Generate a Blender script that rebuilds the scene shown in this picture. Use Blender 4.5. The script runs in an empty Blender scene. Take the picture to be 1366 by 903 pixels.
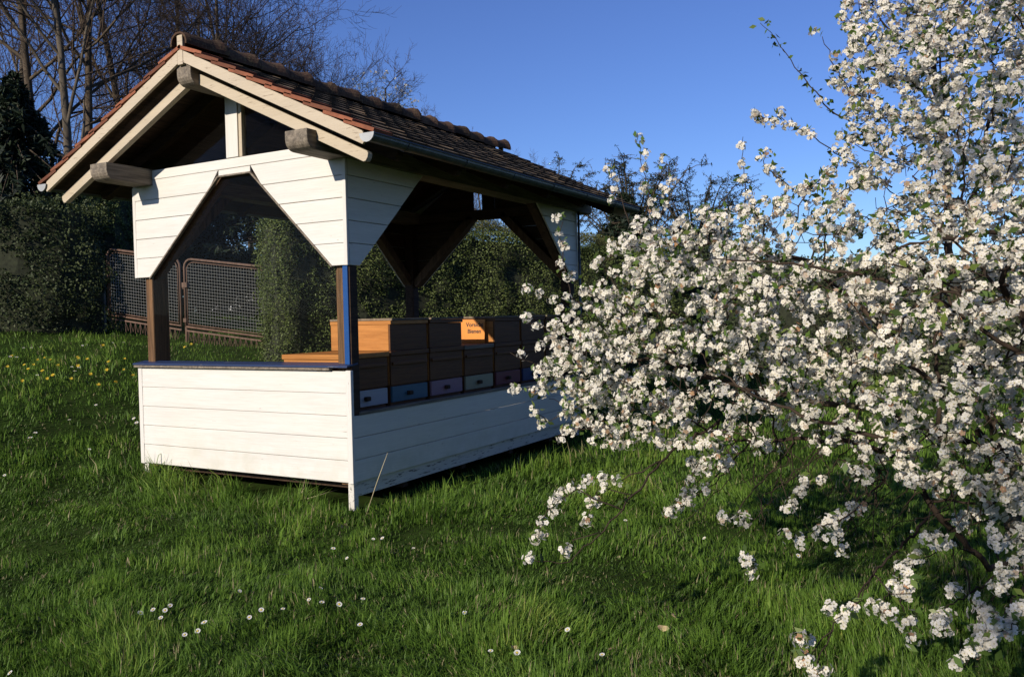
import bpy, bmesh, math, random
import numpy as np
from mathutils import Vector, Matrix
from math import radians as RD, pi, sin, cos
random.seed(7)
RNG = np.random.default_rng(11)
SC = bpy.context.scene
COL = SC.collection

# ------------------------------------------------------------------ camera
CAM = np.array([4.56614, -5.40871, 1.6])
RM = np.array([[0.87307095, 0.48710597, -0.02179207],
               [-0.00591014, -0.03411788, -0.99940034],
               [-0.48755737, 0.87267620, -0.02690847]])
FPX = 1116.898
cd = bpy.data.cameras.new('camera'); cam = bpy.data.objects.new('camera', cd); COL.objects.link(cam)
cd.sensor_width = 36.0; cd.lens = FPX / 1366 * 36; cd.clip_start = 0.05; cd.clip_end = 2000
cam.matrix_world = Matrix(((RM[0][0], -RM[1][0], -RM[2][0], CAM[0]),
                           (RM[0][1], -RM[1][1], -RM[2][1], CAM[1]),
                           (RM[0][2], -RM[1][2], -RM[2][2], CAM[2]), (0, 0, 0, 1)))
SC.camera = cam

def U(u, v, d):
    """a point of the place seen at photo pixel (u, v), d metres in front of the camera"""
    return CAM + RM.T @ np.array([(u - 683) / FPX, (v - 451.5) / FPX, 1.0]) * d

# ------------------------------------------------------------------ light
SUN_EL = RD(23); SUN_AZ = math.atan2(-0.17, -0.985)      # direction towards the sun: x = sin, y = cos
w = bpy.data.worlds.new('World'); SC.world = w; w.use_nodes = True
nt = w.node_tree; bg = nt.nodes['Background']
sky = nt.nodes.new('ShaderNodeTexSky'); sky.sky_type = 'NISHITA'; sky.sun_disc = False
sky.sun_elevation = SUN_EL; sky.sun_rotation = SUN_AZ
sky.air_density = 1.0; sky.dust_density = 0.15; sky.ozone_density = 8.0
hs = nt.nodes.new('ShaderNodeHueSaturation'); hs.inputs['Saturation'].default_value = 1.0; hs.inputs['Hue'].default_value = 0.514; hs.inputs['Value'].default_value = 1.12
nt.links.new(sky.outputs[0], hs.inputs['Color']); nt.links.new(hs.outputs[0], bg.inputs[0]); bg.inputs[1].default_value = 0.11
sl = bpy.data.lights.new('sun', 'SUN'); sl.energy = 5.0; sl.angle = RD(0.5); sl.color = (1.0, 0.9, 0.76)
so = bpy.data.objects.new('sun', sl); COL.objects.link(so)
sd = Vector((sin(SUN_AZ) * cos(SUN_EL), cos(SUN_AZ) * cos(SUN_EL), sin(SUN_EL)))
so.rotation_euler = sd.to_track_quat('Z', 'Y').to_euler(); so.location = sd * 60
vs = SC.view_settings; vs.view_transform = 'Standard'; vs.look = 'None'; vs.exposure = 0.12; vs.gamma = 1.0
vs.use_curve_mapping = False
SC.render.engine = 'CYCLES'
SC.cycles.max_bounces = 8; SC.cycles.transparent_max_bounces = 12

# ------------------------------------------------------------------ tagging
def tag(o, label=None, cat=None, group=None, kind=None):
    if label: o['label'] = label
    if cat: o['category'] = cat
    if group: o['group'] = group
    if kind: o['kind'] = kind
    return o

def thing(name, label, cat, loc=(0, 0, 0), rz=0, group=None):
    o = bpy.data.objects.new(name, None); COL.objects.link(o)
    o.location = loc; o.rotation_euler = (0, 0, rz); o.empty_display_size = 0.2
    return tag(o, label, cat, group)

def dup(root, loc, rz=0, sc=None, label=None, group=None, mats=None):
    r = root.copy(); COL.objects.link(r); r.location = loc; r.rotation_euler = (0, 0, rz)
    if sc is not None: r.scale = (sc, sc, sc)
    if label: r['label'] = label
    if group: r['group'] = group
    for ch in list(root.children):
        c = ch.copy(); COL.objects.link(c); c.parent = r
        for g in list(ch.children):
            d = g.copy(); COL.objects.link(d); d.parent = c
    return r

# ------------------------------------------------------------------ mesh helpers
def mesh_np(name, V, F, mats, parent=None, attr=None, midx=None, smooth=False):
    """F: list of (n,k) int arrays with k verts per face"""
    V = np.asarray(V, dtype=np.float32)
    me = bpy.data.meshes.new(name)
    me.vertices.add(len(V)); me.vertices.foreach_set('co', V.ravel())
    if not isinstance(F, (list, tuple)): F = [F]
    F = [np.asarray(f, dtype=np.int32) for f in F if len(f)]
    nl = sum(f.size for f in F); npol = sum(len(f) for f in F)
    me.loops.add(nl); me.polygons.add(npol)
    me.loops.foreach_set('vertex_index', np.concatenate([f.ravel() for f in F]))
    st = []; o = 0
    for f in F:
        st.append(np.arange(len(f), dtype=np.int32) * f.shape[1] + o); o += f.size
    me.polygons.foreach_set('loop_start', np.concatenate(st))
    if midx is not None: me.polygons.foreach_set('material_index', np.asarray(midx, dtype=np.int32))
    if smooth: me.polygons.foreach_set('use_smooth', np.ones(npol, dtype=bool))
    me.update(calc_edges=True)
    if attr is not None:
        a = me.attributes.new('vary', 'FLOAT', 'POINT'); a.data.foreach_set('value', np.asarray(attr, dtype=np.float32))
    for m in (mats if isinstance(mats, (list, tuple)) else [mats]): me.materials.append(m)
    ob = bpy.data.objects.new(name, me); COL.objects.link(ob)
    if parent is not None: ob.parent = parent
    return ob

class MB:
    def __init__(s): s.v = []; s.f = []; s.m = []; s.a = []
    def add(s, pts, faces, m=0, a=0.5):
        o = len(s.v); s.v += [tuple(map(float, q)) for q in pts]; s.a += [a] * len(pts)
        for f in faces: s.f.append([o + i for i in f]); s.m.append(m)
        return s
    def box(s, x0, x1, y0, y1, z0, z1, m=0, a=0.5):
        P = [(x0, y0, z0), (x1, y0, z0), (x1, y1, z0), (x0, y1, z0), (x0, y0, z1), (x1, y0, z1), (x1, y1, z1), (x0, y1, z1)]
        return s.add(P, [(3, 2, 1, 0), (4, 5, 6, 7), (0, 1, 5, 4), (1, 2, 6, 5), (2, 3, 7, 6), (3, 0, 4, 7)], m, a)
    def prism(s, poly, e, m=0, a=0.5):
        """poly: 3-D points of a planar outline, e: extrusion vector"""
        n = len(poly); P = [np.array(q, float) for q in poly]; E = np.array(e, float)
        P2 = [q + E for q in P]
        # orient outward
        nrm = np.zeros(3)
        for i in range(n): nrm += np.cross(P[i] - P[0], P[(i + 1) % n] - P[0])
        if np.dot(nrm, E) > 0: P = P[::-1]; P2 = P2[::-1]
        fs = [tuple(range(n)), tuple(range(2 * n - 1, n - 1, -1))]
        for i in range(n):
            j = (i + 1) % n; fs.append((j, i, n + i, n + j))
        return s.add(P + P2, fs, m, a)
    def beam(s, a, b, wd, ht, up=(0, 0, 1), m=0, av=0.5):
        a = np.array(a, float); b = np.array(b, float); d = b - a; d /= np.linalg.norm(d)
        sd_ = np.cross(d, up); sd_ /= np.linalg.norm(sd_); u = np.cross(sd_, d)
        q = [a + sd_ * wd / 2 * i + u * ht / 2 * j for i, j in ((-1, -1), (1, -1), (1, 1), (-1, 1))]
        return s.prism(q, b - a, m, av)
    def tube(s, pts, r, n=8, m=0, a=0.5, cap=True):
        P = [np.array(q, float) for q in pts]; rs = r if isinstance(r, (list, tuple)) else [r] * len(P)
        rings = []; ref = None
        for i, q in enumerate(P):
            d = (P[min(i + 1, len(P) - 1)] - P[max(i - 1, 0)]); d /= np.linalg.norm(d) + 1e-9
            if ref is None: ref = np.array([0, 0, 1.]) if abs(d[2]) < .9 else np.array([1., 0, 0])
            sx = np.cross(d, ref); sx /= np.linalg.norm(sx); sy = np.cross(sx, d); ref = sy
            rings.append([q + (sx * cos(2 * pi * k / n) + sy * sin(2 * pi * k / n)) * rs[i] for k in range(n)])
        V = [q for rg in rings for q in rg]; F = []
        for i in range(len(P) - 1):
            for k in range(n):
                k2 = (k + 1) % n; F.append((i * n + k, i * n + k2, (i + 1) * n + k2, (i + 1) * n + k))
        if cap: F += [tuple(range(n - 1, -1, -1)), tuple((len(P) - 1) * n + k for k in range(n))]
        return s.add(V, F, m, a)
    def build(s, name, mats, parent=None, bevel=0, smooth=False):
        me = bpy.data.meshes.new(name); me.from_pydata(s.v, [], s.f)
        mats = mats if isinstance(mats, (list, tuple)) else [mats]
        for q in mats: me.materials.append(q)
        me.polygons.foreach_set('material_index', s.m)
        if smooth: me.polygons.foreach_set('use_smooth', [True] * len(s.f))
        at = me.attributes.new('vary', 'FLOAT', 'POINT'); at.data.foreach_set('value', s.a)
        bm = bmesh.new(); bm.from_mesh(me); bmesh.ops.recalc_face_normals(bm, faces=bm.faces); bm.to_mesh(me); bm.free()
        ob = bpy.data.objects.new(name, me); COL.objects.link(ob)
        if parent is not None: ob.parent = parent
        if bevel:
            b = ob.modifiers.new('bevel', 'BEVEL'); b.width = bevel; b.segments = 2; b.limit_method = 'ANGLE'; b.angle_limit = RD(50)
        return ob

# ------------------------------------------------------------------ materials
def M_new(name):
    m = bpy.data.materials.new(name); m.use_nodes = True
    t = m.node_tree; return m, t, t.nodes['Principled BSDF']

def ramp(t, fac, stops):
    r = t.nodes.new('ShaderNodeValToRGB'); e = r.color_ramp.elements
    while len(e) < len(stops): e.new(0.5)
    for el, (p, c) in zip(e, stops): el.position = p; el.color = (*c, 1)
    t.links.new(fac, r.inputs[0]); return r.outputs[0]

def noise(t, scale, det=4, rough=.55, vec=None, dist=0):
    n = t.nodes.new('ShaderNodeTexNoise'); n.inputs['Scale'].default_value = scale
    n.inputs['Detail'].default_value = det; n.inputs['Roughness'].default_value = rough; n.inputs['Distortion'].default_value = dist
    if vec is not None: t.links.new(vec, n.inputs['Vector'])
    return n.outputs[0]

def coords(t, scale=(1, 1, 1), rot=(0, 0, 0)):
    c = t.nodes.new('ShaderNodeTexCoord'); mp = t.nodes.new('ShaderNodeMapping')
    mp.inputs['Scale'].default_value = scale; mp.inputs['Rotation'].default_value = rot
    t.links.new(c.outputs['Object'], mp.inputs[0]); return mp.outputs[0]

def mixc(t, fac, a, b, mode='MIX'):
    m = t.nodes.new('ShaderNodeMix'); m.data_type = 'RGBA'; m.blend_type = mode
    for val, key in ((fac, 0), (a, 6), (b, 7)):
        if hasattr(val, 'is_linked') or hasattr(val, 'links'): t.links.new(val, m.inputs[key])
        elif key == 0: m.inputs[0].default_value = val
        else: m.inputs[key].default_value = (*val, 1)
    return m.outputs[2]

def attr_out(t, name='vary'):
    a = t.nodes.new('ShaderNodeAttribute'); a.attribute_name = name; return a.outputs['Fac']

def bump(t, b, h, strength=.4, dist=.01):
    n = t.nodes.new('ShaderNodeBump'); n.inputs['Strength'].default_value = strength; n.inputs['Distance'].default_value = dist
    t.links.new(h, n.inputs['Height']); t.links.new(n.outputs[0], b.inputs['Normal'])

def mat_wood(name, dark, light, axis=0, rough=.75, grain=1.0, knots=True):
    m, t, b = M_new(name)
    sc = [22, 22, 22]; sc[axis] = 1.6
    v = coords(t, sc); n = noise(t, 1.0, 6, .65, v, .6)
    sc2 = [90, 90, 90]; sc2[axis] = 3
    n2 = noise(t, 1.0, 3, .6, coords(t, sc2))
    c = ramp(t, n, [(.3, dark), (.7, light)])
    c2 = ramp(t, n2, [(.35, (.45, .42, .4)), (.6, (1, 1, 1))])
    c = mixc(t, .55 * grain, c, c2, 'MULTIPLY')
    t.links.new(c, b.inputs['Base Color']); b.inputs['Roughness'].default_value = rough
    b.inputs['Specular IOR Level'].default_value = .25
    bump(t, b, n2, .35, .004); return m

def mat_paint(name, col, under, axis=0, wear=.62, rough=.5):
    """weathered paint: streaky dirt along the boards and small flaked spots"""
    m, t, b = M_new(name)
    sc = [7, 7, 7]; sc[axis] = .7
    n = noise(t, 1.0, 5, .6, coords(t, sc))
    sc2 = [55, 55, 55]; sc2[axis] = 7
    fl = noise(t, 1.0, 5, .7, coords(t, sc2))
    big = noise(t, 1.3, 3, .5, coords(t))
    c = mixc(t, ramp(t, n, [(.35, (0, 0, 0)), (.75, (1, 1, 1))]), tuple(x * .86 for x in col), col)
    st = ramp(t, big, [(.4, (0, 0, 0)), (.7, (.45, .45, .45))])
    c = mixc(t, st, c, tuple(col[i] * (.93, .9, .84)[i] for i in range(3)))
    gr = noise(t, 1.0, 4, .65, coords(t, [4 if q == axis else 140 for q in range(3)]))
    c = mixc(t, .5, c, ramp(t, gr, [(.3, (.80, .78, .74)), (.62, (1, 1, 1))]), 'MULTIPLY')
    if axis != 2 and col[0] > .68:                        # green-grey splash stains on the lowest boards
        tc = t.nodes.new('ShaderNodeTexCoord'); sx = t.nodes.new('ShaderNodeSeparateXYZ'); t.links.new(tc.outputs['Object'], sx.inputs[0])
        mr = t.nodes.new('ShaderNodeMapRange'); t.links.new(sx.outputs[2], mr.inputs[0]); mr.inputs[1].default_value = .62; mr.inputs[2].default_value = .2
        mm_ = t.nodes.new('ShaderNodeMath'); mm_.operation = 'MULTIPLY'; t.links.new(mr.outputs[0], mm_.inputs[0])
        t.links.new(ramp(t, noise(t, 4.5, 5, .65, coords(t)), [(.42, (0, 0, 0)), (.75, (.7, .7, .7))]), mm_.inputs[1])
        c = mixc(t, mm_.outputs[0], c, (.47, .46, .36))
    k = ramp(t, fl, [(wear, (0, 0, 0)), (wear + .07, (1, 1, 1))])
    c = mixc(t, k, c, under)
    t.links.new(c, b.inputs['Base Color']); b.inputs['Roughness'].default_value = rough
    b.inputs['Specular IOR Level'].default_value = .3
    bump(t, b, fl, .2, .003); return m

WHITE = mat_paint('white_paint', (.72, .695, .65), (.30, .27, .23), 0, .66)
WHITE_Y = mat_paint('white_paint_side', (.74, .71, .64), (.28, .25, .21), 1, .645)
WHITE_Z = mat_paint('white_paint_upright', (.71, .685, .645), (.33, .30, .26), 2, .66)
PEEL = mat_paint('peeling_white_paint', (.64, .62, .56), (.07, .06, .05), 1, .565)
CREAM = mat_paint('cream_weathered_board', (.53, .45, .34), (.27, .21, .15), 0, .60, .7)
BLUE = mat_paint('blue_gloss_paint', (.014, .072, .25), (.09, .10, .16), 0, .66, .35)
BLUESILL = mat_paint('faded_blue_paint', (.030, .050, .125), (.12, .12, .14), 0, .60, .4)
OLDWOOD = mat_wood('grey_weathered_timber', (.10, .085, .07), (.30, .25, .19), 1)
POSTWOOD = mat_wood('stained_post_timber', (.055, .03, .016), (.24, .13, .06), 2)
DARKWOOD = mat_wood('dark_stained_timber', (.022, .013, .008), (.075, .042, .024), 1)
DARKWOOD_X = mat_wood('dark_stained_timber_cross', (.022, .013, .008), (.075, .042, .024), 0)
BRACEWOOD = mat_wood('brown_brace_timber', (.05, .028, .016), (.16, .095, .055), 2)
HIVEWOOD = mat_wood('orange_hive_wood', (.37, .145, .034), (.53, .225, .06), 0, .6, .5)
HIVEWOOD_D = mat_wood('shaded_hive_wood', (.095, .038, .014), (.18, .075, .026), 1, .6, .6)  # darker copy of the hive wood: shade on the fronts painted in
LIDWOOD = mat_wood('weathered_lid_board', (.13, .10, .07), (.33, .26, .19), 1, .8)
RUST = mat_wood('rusty_pipe', (.085, .048, .034), (.19, .12, .088), 2, .7, .6)

def mat_plain(name, col, rough=.6, var=.25, scale=18, metal=0):
    m, t, b = M_new(name); n = noise(t, scale, 5, .6, coords(t))
    c = ramp(t, n, [(.3, tuple(x * (1 - var) for x in col)), (.7, tuple(min(1, x * (1 + var)) for x in col))])
    t.links.new(c, b.inputs['Base Color']); b.inputs['Roughness'].default_value = rough; b.inputs['Metallic'].default_value = metal
    bump(t, b, n, .15, .004); return m
ZINC = mat_plain('zinc_gutter', (.10, .11, .115), .45, .3, 14, .55)
ZINCLIT = mat_plain('zinc_end_cap', (.36, .37, .37), .5, .1, 14, .2)
WIRE = mat_plain('galvanised_wire', (.30, .30, .28), .5, .2, 30, .3)
CONCRETE = mat_plain('mossy_concrete', (.17, .16, .13), .9, .4, 9)
BLACKPAINT = mat_plain('black_lettering', (.012, .012, .012), .6, .1)
SIGNORANGE = mat_plain('orange_sign_sheet', (.72, .24, .02), .5, .08, 6)

def mat_tile(name, base, dark, moss, mossamt=.5):
    m, t, b = M_new(name)
    a = attr_out(t)
    n = noise(t, 9, 6, .65, coords(t)); n2 = noise(t, 42, 4, .6, coords(t)); n3 = noise(t, 2.2, 4, .6, coords(t))
    c = ramp(t, a, [(0, dark), (.55, base), (1, tuple(x * 1.35 for x in base))])
    c = mixc(t, ramp(t, n, [(.42, (0, 0, 0)), (.68, (.8, .8, .8))]), c, dark)
    k = ramp(t, n2, [(.48, (0, 0, 0)), (.62, (mossamt,) * 3)])
    k2 = ramp(t, n3, [(.38, (.15, .15, .15)), (.65, (1, 1, 1))])
    kk = mixc(t, 1.0, k, k2, 'MULTIPLY')
    c = mixc(t, kk, c, moss)
    t.links.new(c, b.inputs['Base Color']); b.inputs['Roughness'].default_value = .95
    b.inputs['Specular IOR Level'].default_value = .06
    bump(t, b, n2, .6, .008); return m
TILE = mat_tile('weathered_brown_tile', (.090, .065, .048), (.042, .032, .025), (.11, .092, .055), .6)
TILEEDGE = mat_tile('sunlit_tile_edge', (.24, .19, .135), (.17, .135, .10), (.28, .24, .15), .6)  # sunlight along the lower tile edges, put into the colour
TILERED = mat_tile('clean_red_tile', (.24, .09, .052), (.13, .055, .036), (.2, .12, .07), .25)
RIDGE = mat_tile('mossy_ridge_tile', (.095, .055, .037), (.035, .026, .02), (.15, .115, .06), .8)

def mat_leaf(name, stops, rough=.55, transl=.3, spec=.3):
    m, t, b = M_new(name); a = attr_out(t)
    c = ramp(t, a, stops)
    t.links.new(c, b.inputs['Base Color']); b.inputs['Roughness'].default_value = rough; b.inputs['Specular IOR Level'].default_value = spec
    tr = t.nodes.new('ShaderNodeBsdfTranslucent'); t.links.new(c, tr.inputs[0])
    mx = t.nodes.new('ShaderNodeMixShader'); mx.inputs[0].default_value = transl
    t.links.new(b.outputs[0], mx.inputs[1]); t.links.new(tr.outputs[0], mx.inputs[2])
    t.links.new(mx.outputs[0], t.nodes['Material Output'].inputs[0]); return m
GRASS = mat_leaf('grass_blades', [(0, (.044, .082, .014)), (.35, (.100, .192, .026)), (.7, (.182, .30, .044)), (.93, (.29, .33, .07)), (1, (.36, .31, .17))], .5, .4, .2)
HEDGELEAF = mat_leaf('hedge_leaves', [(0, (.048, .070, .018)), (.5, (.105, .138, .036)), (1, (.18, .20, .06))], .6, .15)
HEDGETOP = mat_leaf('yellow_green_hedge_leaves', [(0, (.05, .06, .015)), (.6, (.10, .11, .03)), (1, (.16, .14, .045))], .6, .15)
HEDGEDARK = mat_leaf('shaded_hedge_leaves', [(0, (.020, .032, .011)), (.5, (.042, .060, .018)), (1, (.075, .09, .03))], .6, .1)  # darker copy of the hedge leaves, with the shade in the colour
NEEDLE = mat_leaf('dark_needles', [(0, (.006, .012, .007)), (.6, (.014, .026, .013)), (1, (.03, .045, .02))], .6, .05)
BLOSSOM = mat_leaf('white_blossom', [(0, (.40, .22, .12)), (.05, (.52, .36, .25)), (.09, (.72, .66, .57)), (.25, (.79, .745, .65)), (1, (.86, .825, .735))], .55, .38, .15)
CHERRYLEAF = mat_leaf('young_cherry_leaves', [(0, (.05, .08, .02)), (.6, (.09, .16, .03)), (1, (.17, .22, .05))], .4, .35)
STAMEN = mat_plain('flower_centre', (.42, .36, .10), .7, .2)
def mat_bark(name, dark, light, lichen=None, amt=.0, sc=12):
    m, t, b = M_new(name); n = noise(t, sc, 6, .65, coords(t, (1, 1, .3))); n2 = noise(t, 5, 5, .6, coords(t))
    c = ramp(t, n, [(.3, dark), (.7, light)])
    if lichen: c = mixc(t, ramp(t, n2, [(.5, (0, 0, 0)), (.6, (amt,) * 3)]), c, lichen)
    t.links.new(c, b.inputs['Base Color']); b.inputs['Roughness'].default_value = .9; b.inputs['Specular IOR Level'].default_value = .15
    bump(t, b, n, .7, .01); return m
BARK = mat_bark('brown_tree_bark', (.035, .026, .018), (.13, .10, .07))
BARK_PALE = mat_bark('pale_tree_bark', (.045, .037, .027), (.145, .12, .09), sc=4)
TWIG = mat_bark('brown_twigs', (.038, .027, .020), (.095, .067, .047))
CHERRYBARK = mat_bark('lichened_cherry_bark', (.028, .021, .017), (.10, .075, .055), (.22, .20, .13), .8)
CHERRYTWIG = mat_bark('dark_cherry_twigs', (.022, .016, .012), (.06, .042, .03))
STRAW = mat_plain('dry_straw', (.50, .42, .26), .8, .15)
DEADLEAF = mat_plain('dead_leaf', (.45, .34, .19), .8, .3, 25)

def mat_glass():
    m, t, b = M_new('window_glass'); t.nodes.remove(b)
    tr = t.nodes.new('ShaderNodeBsdfTransparent'); tr.inputs[0].default_value = (.93, .94, .92, 1)
    gl = t.nodes.new('ShaderNodeBsdfGlossy'); gl.inputs['Roughness'].default_value = .03
    df = t.nodes.new('ShaderNodeBsdfDiffuse'); df.inputs[0].default_value = (.55, .53, .5, 1)
    lw = t.nodes.new('ShaderNodeFresnel'); lw.inputs[0].default_value = 1.13
    sp = noise(t, 1, 4, .7, coords(t, (60, 60, 2.5)))
    dirt = ramp(t, sp, [(.66, (.004, .004, .004)), (.78, (.06, .06, .06))])
    m1 = t.nodes.new('ShaderNodeMixShader'); t.links.new(lw.outputs[0], m1.inputs[0])
    t.links.new(tr.outputs[0], m1.inputs[1]); t.links.new(gl.outputs[0], m1.inputs[2])
    m2 = t.nodes.new('ShaderNodeMixShader'); t.links.new(dirt, m2.inputs[0])
    t.links.new(m1.outputs[0], m2.inputs[1]); t.links.new(df.outputs[0], m2.inputs[2])
    t.links.new(m2.outputs[0], t.nodes['Material Output'].inputs[0]); return m
GLASS = mat_glass()

# ------------------------------------------------------------------ ground
def vnoise(x, y, f, seed):
    x = np.asarray(x, float) * f; y = np.asarray(y, float) * f
    xi = np.floor(x).astype(np.int64); yi = np.floor(y).astype(np.int64); fx = x - xi; fy = y - yi
    fx = fx * fx * (3 - 2 * fx); fy = fy * fy * (3 - 2 * fy)
    def h(a, b):
        n = (a * 374761393 + b * 668265263 + seed * 144665) & 0x7fffffff
        n = ((n ^ (n >> 13)) * 1274126177) & 0x7fffffff
        return ((n ^ (n >> 16)) & 0xffff) / 65535.0
    return (h(xi, yi) * (1 - fx) + h(xi + 1, yi) * fx) * (1 - fy) + (h(xi, yi + 1) * (1 - fx) + h(xi + 1, yi + 1) * fx) * fy

def GZ(x, y):
    x = np.asarray(x, float); y = np.asarray(y, float)
    u = np.minimum(-.97 * x + .24 * y, 30)
    g = .95 / (1 + np.exp(-(u - 4.25) / .95)) + .115 * np.log1p(np.exp(np.clip((np.minimum(u, 14) - 6) / .6, -40, 40))) * .6
    near = 1 / (1 + ((x - 1) ** 2 + (y - 1) ** 2) / 900)
    return g + near * (.09 * (vnoise(x, y, .9, 1) - .5) + .07 * (vnoise(x, y, 2.3, 2) - .5))

def axis_pts(c):
    a = [0]; s = .18
    while a[-1] < 420:
        a.append(a[-1] + s)
        if a[-1] > 11: s *= 1.16
    a = np.array(a); return np.concatenate([-a[:0:-1], a]) + c
gx = axis_pts(-1.); gy = axis_pts(1.)
X, Y = np.meshgrid(gx, gy); Z = GZ(X, Y)
nx, ny = len(gx), len(gy); I = np.arange(nx * ny).reshape(ny, nx)
Fq = np.stack([I[:-1, :-1], I[:-1, 1:], I[1:, 1:], I[1:, :-1]], -1).reshape(-1, 4)
m, t, b = M_new('meadow_soil'); n = noise(t, 3, 6, .6, coords(t)); n2 = noise(t, 30, 4, .6, coords(t))
c = ramp(t, n, [(.35, (.018, .032, .008)), (.65, (.035, .062, .013))])
c = mixc(t, ramp(t, n2, [(.5, (0, 0, 0)), (.7, (.5, .5, .5))]), c, (.045, .035, .02))
t.links.new(c, b.inputs['Base Color']); b.inputs['Roughness'].default_value = 1; b.inputs['Specular IOR Level'].default_value = 0
tag(mesh_np('ground', np.stack([X, Y, Z], -1).reshape(-1, 3), Fq, m, smooth=True), kind='structure')

# ------------------------------------------------------------------ bee house
W, L = 2.684, 4.56
XL, XC = -W, -W / 2
BH = thing('bee_house', 'white boarded open bee house with a mossy tiled gable roof and arched window', 'bee house')
ZB, ZSILL, ZUP, ZTOP = .231, 1.195, 2.05, 3.03
ARCH = [(-2.47, 2.035), (-1.488, 2.925), (-1.081, 2.925), (-.165, 2.045)]
def arch_x(z):     # the opening's left and right edge at height z
    k = (z - ARCH[0][1]) / (ARCH[1][1] - ARCH[0][1]); k2 = (z - ARCH[3][1]) / (ARCH[2][1] - ARCH[3][1])
    return ARCH[0][0] + k * (ARCH[1][0] - ARCH[0][0]), ARCH[3][0] + k2 * (ARCH[2][0] - ARCH[3][0])
APEXZ = 3.905; PITCH = .480                               # underside line of the tiles: z = APEXZ - PITCH*|x-XC|
def roofz(x): return APEXZ - PITCH * abs(x - XC)

def boards_xz(name, pieces, y0, y1, mat):
    mb = MB()
    for (zl, zh, xa0, xb0, xa1, xb1) in pieces:          # bottom edge xa0..xb0, top edge xa1..xb1
        g = .0016; yo = random.uniform(-.0012, .0012)
        g *= random.uniform(.45, 1.4); s_ = -1 if y0 < L / 2 else 1; pb = random.uniform(.002, .0045)
        fa, fb = (y0, y1) if s_ < 0 else (y1, y0)          # outer and inner face
        mb.add([(xa0, fa + yo + s_ * pb, zl + g), (xb0, fa + yo + s_ * pb * .7, zl + g), (xb1, fa + yo, zh - g), (xa1, fa + yo, zh - g), (xa0, fb, zl + g), (xb0, fb, zl + g), (xb1, fb, zh - g), (xa1, fb, zh - g)],
               [(0, 1, 2, 3), (7, 6, 5, 4), (0, 4, 5, 1), (1, 5, 6, 2), (2, 6, 7, 3), (3, 7, 4, 0)])
    return mb.build(name, mat, BH, .005)
def gable_pieces():
    P = []; zs = [ZUP, 2.237, 2.424, 2.611, 2.798, 2.985, 3.075]
    for a, b_ in zip(zs[:-1], zs[1:]):
        def lim(z):                                      # cut the corners under the roof
            k = max(0, (z - roofz(0) + .16) / PITCH); return XL + k, -k
        if a < 2.925:
            zt = min(b_, 2.925)
            l0, r0 = arch_x(max(a, 2.05)); l1, r1 = arch_x(zt)
            P.append((a, b_, XL, l0, lim(b_)[0], l1)); P.append((a, b_, r0, 0, r1, lim(b_)[1]))
            if b_ > 2.925: P.append((2.925, b_, l1 + .004, r1 - .004, l1 + .004, r1 - .004))
        else: P.append((a, b_, lim(a)[0], lim(a)[1], lim(b_)[0], lim(b_)[1]))
    return P
boards_xz('gable_cladding', gable_pieces(), 0, .022, WHITE)
boards_xz('gable_cladding', gable_pieces(), L - .022, L, WHITE)
low = [(ZB + i * .1878, ZB + (i + 1) * .1878, XL + .05, -.05, XL + .05, -.05) for i in range(5)]
boards_xz('wall_cladding', low, 0, .022, WHITE); boards_xz('wall_cladding', low, L - .022, L, WHITE)

def boards_yz(name, pieces, x0, x1, mat):
    mb = MB()
    for (zl, zh, a0, b0, a1, b1) in pieces:
        g = .0018; xo = random.uniform(-.0006, .0006)
        mb.prism([(x0 + xo, a0, zl + g), (x0 + xo, b0, zl + g), (x0 + xo, b1, zh - g), (x0 + xo, a1, zh - g)], (x1 - x0, 0, 0))
    return mb.build(name, mat, BH, .005)
side_low = [(ZB + i * .1873, ZB + (i + 1) * .1873, .03, L - .03, .03, L - .03) for i in range(3)]
boards_yz('wall_cladding', side_low, -.022, 0, WHITE_Y)
boards_yz('wall_cladding', side_low, XL, XL + .022, WHITE_Y)
def tri_pieces(far):
    P = []; zs = [ZUP, 2.237, 2.424, 2.611, 2.798, 2.95]
    for a, b_ in zip(zs[:-1], zs[1:]):
        e0 = .17 + (a - 2.06) * 1.08; e1 = .17 + (b_ - 2.06) * 1.08
        P.append((a, b_, .024, e0, .024, e1) if not far else (a, b_, L - e0, L - .024, L - e1, L - .024))
    return P
for x0, x1 in ((-.022, 0), (XL, XL + .022)):
    boards_yz('corner_cladding', tri_pieces(False), x0, x1, WHITE_Y); boards_yz('corner_cladding', tri_pieces(True), x0, x1, WHITE_Y)

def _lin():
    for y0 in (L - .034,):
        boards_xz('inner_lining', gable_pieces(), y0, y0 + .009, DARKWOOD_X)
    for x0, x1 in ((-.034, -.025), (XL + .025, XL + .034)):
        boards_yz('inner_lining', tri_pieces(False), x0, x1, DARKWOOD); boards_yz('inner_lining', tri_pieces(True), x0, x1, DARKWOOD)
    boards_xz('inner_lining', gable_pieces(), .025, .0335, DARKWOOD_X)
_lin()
def part(name, mat, fn, parent=BH, bevel=.004, smooth=False):
    mb = MB(); fn(mb); return mb.build(name, mat, parent, bevel, smooth)
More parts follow.
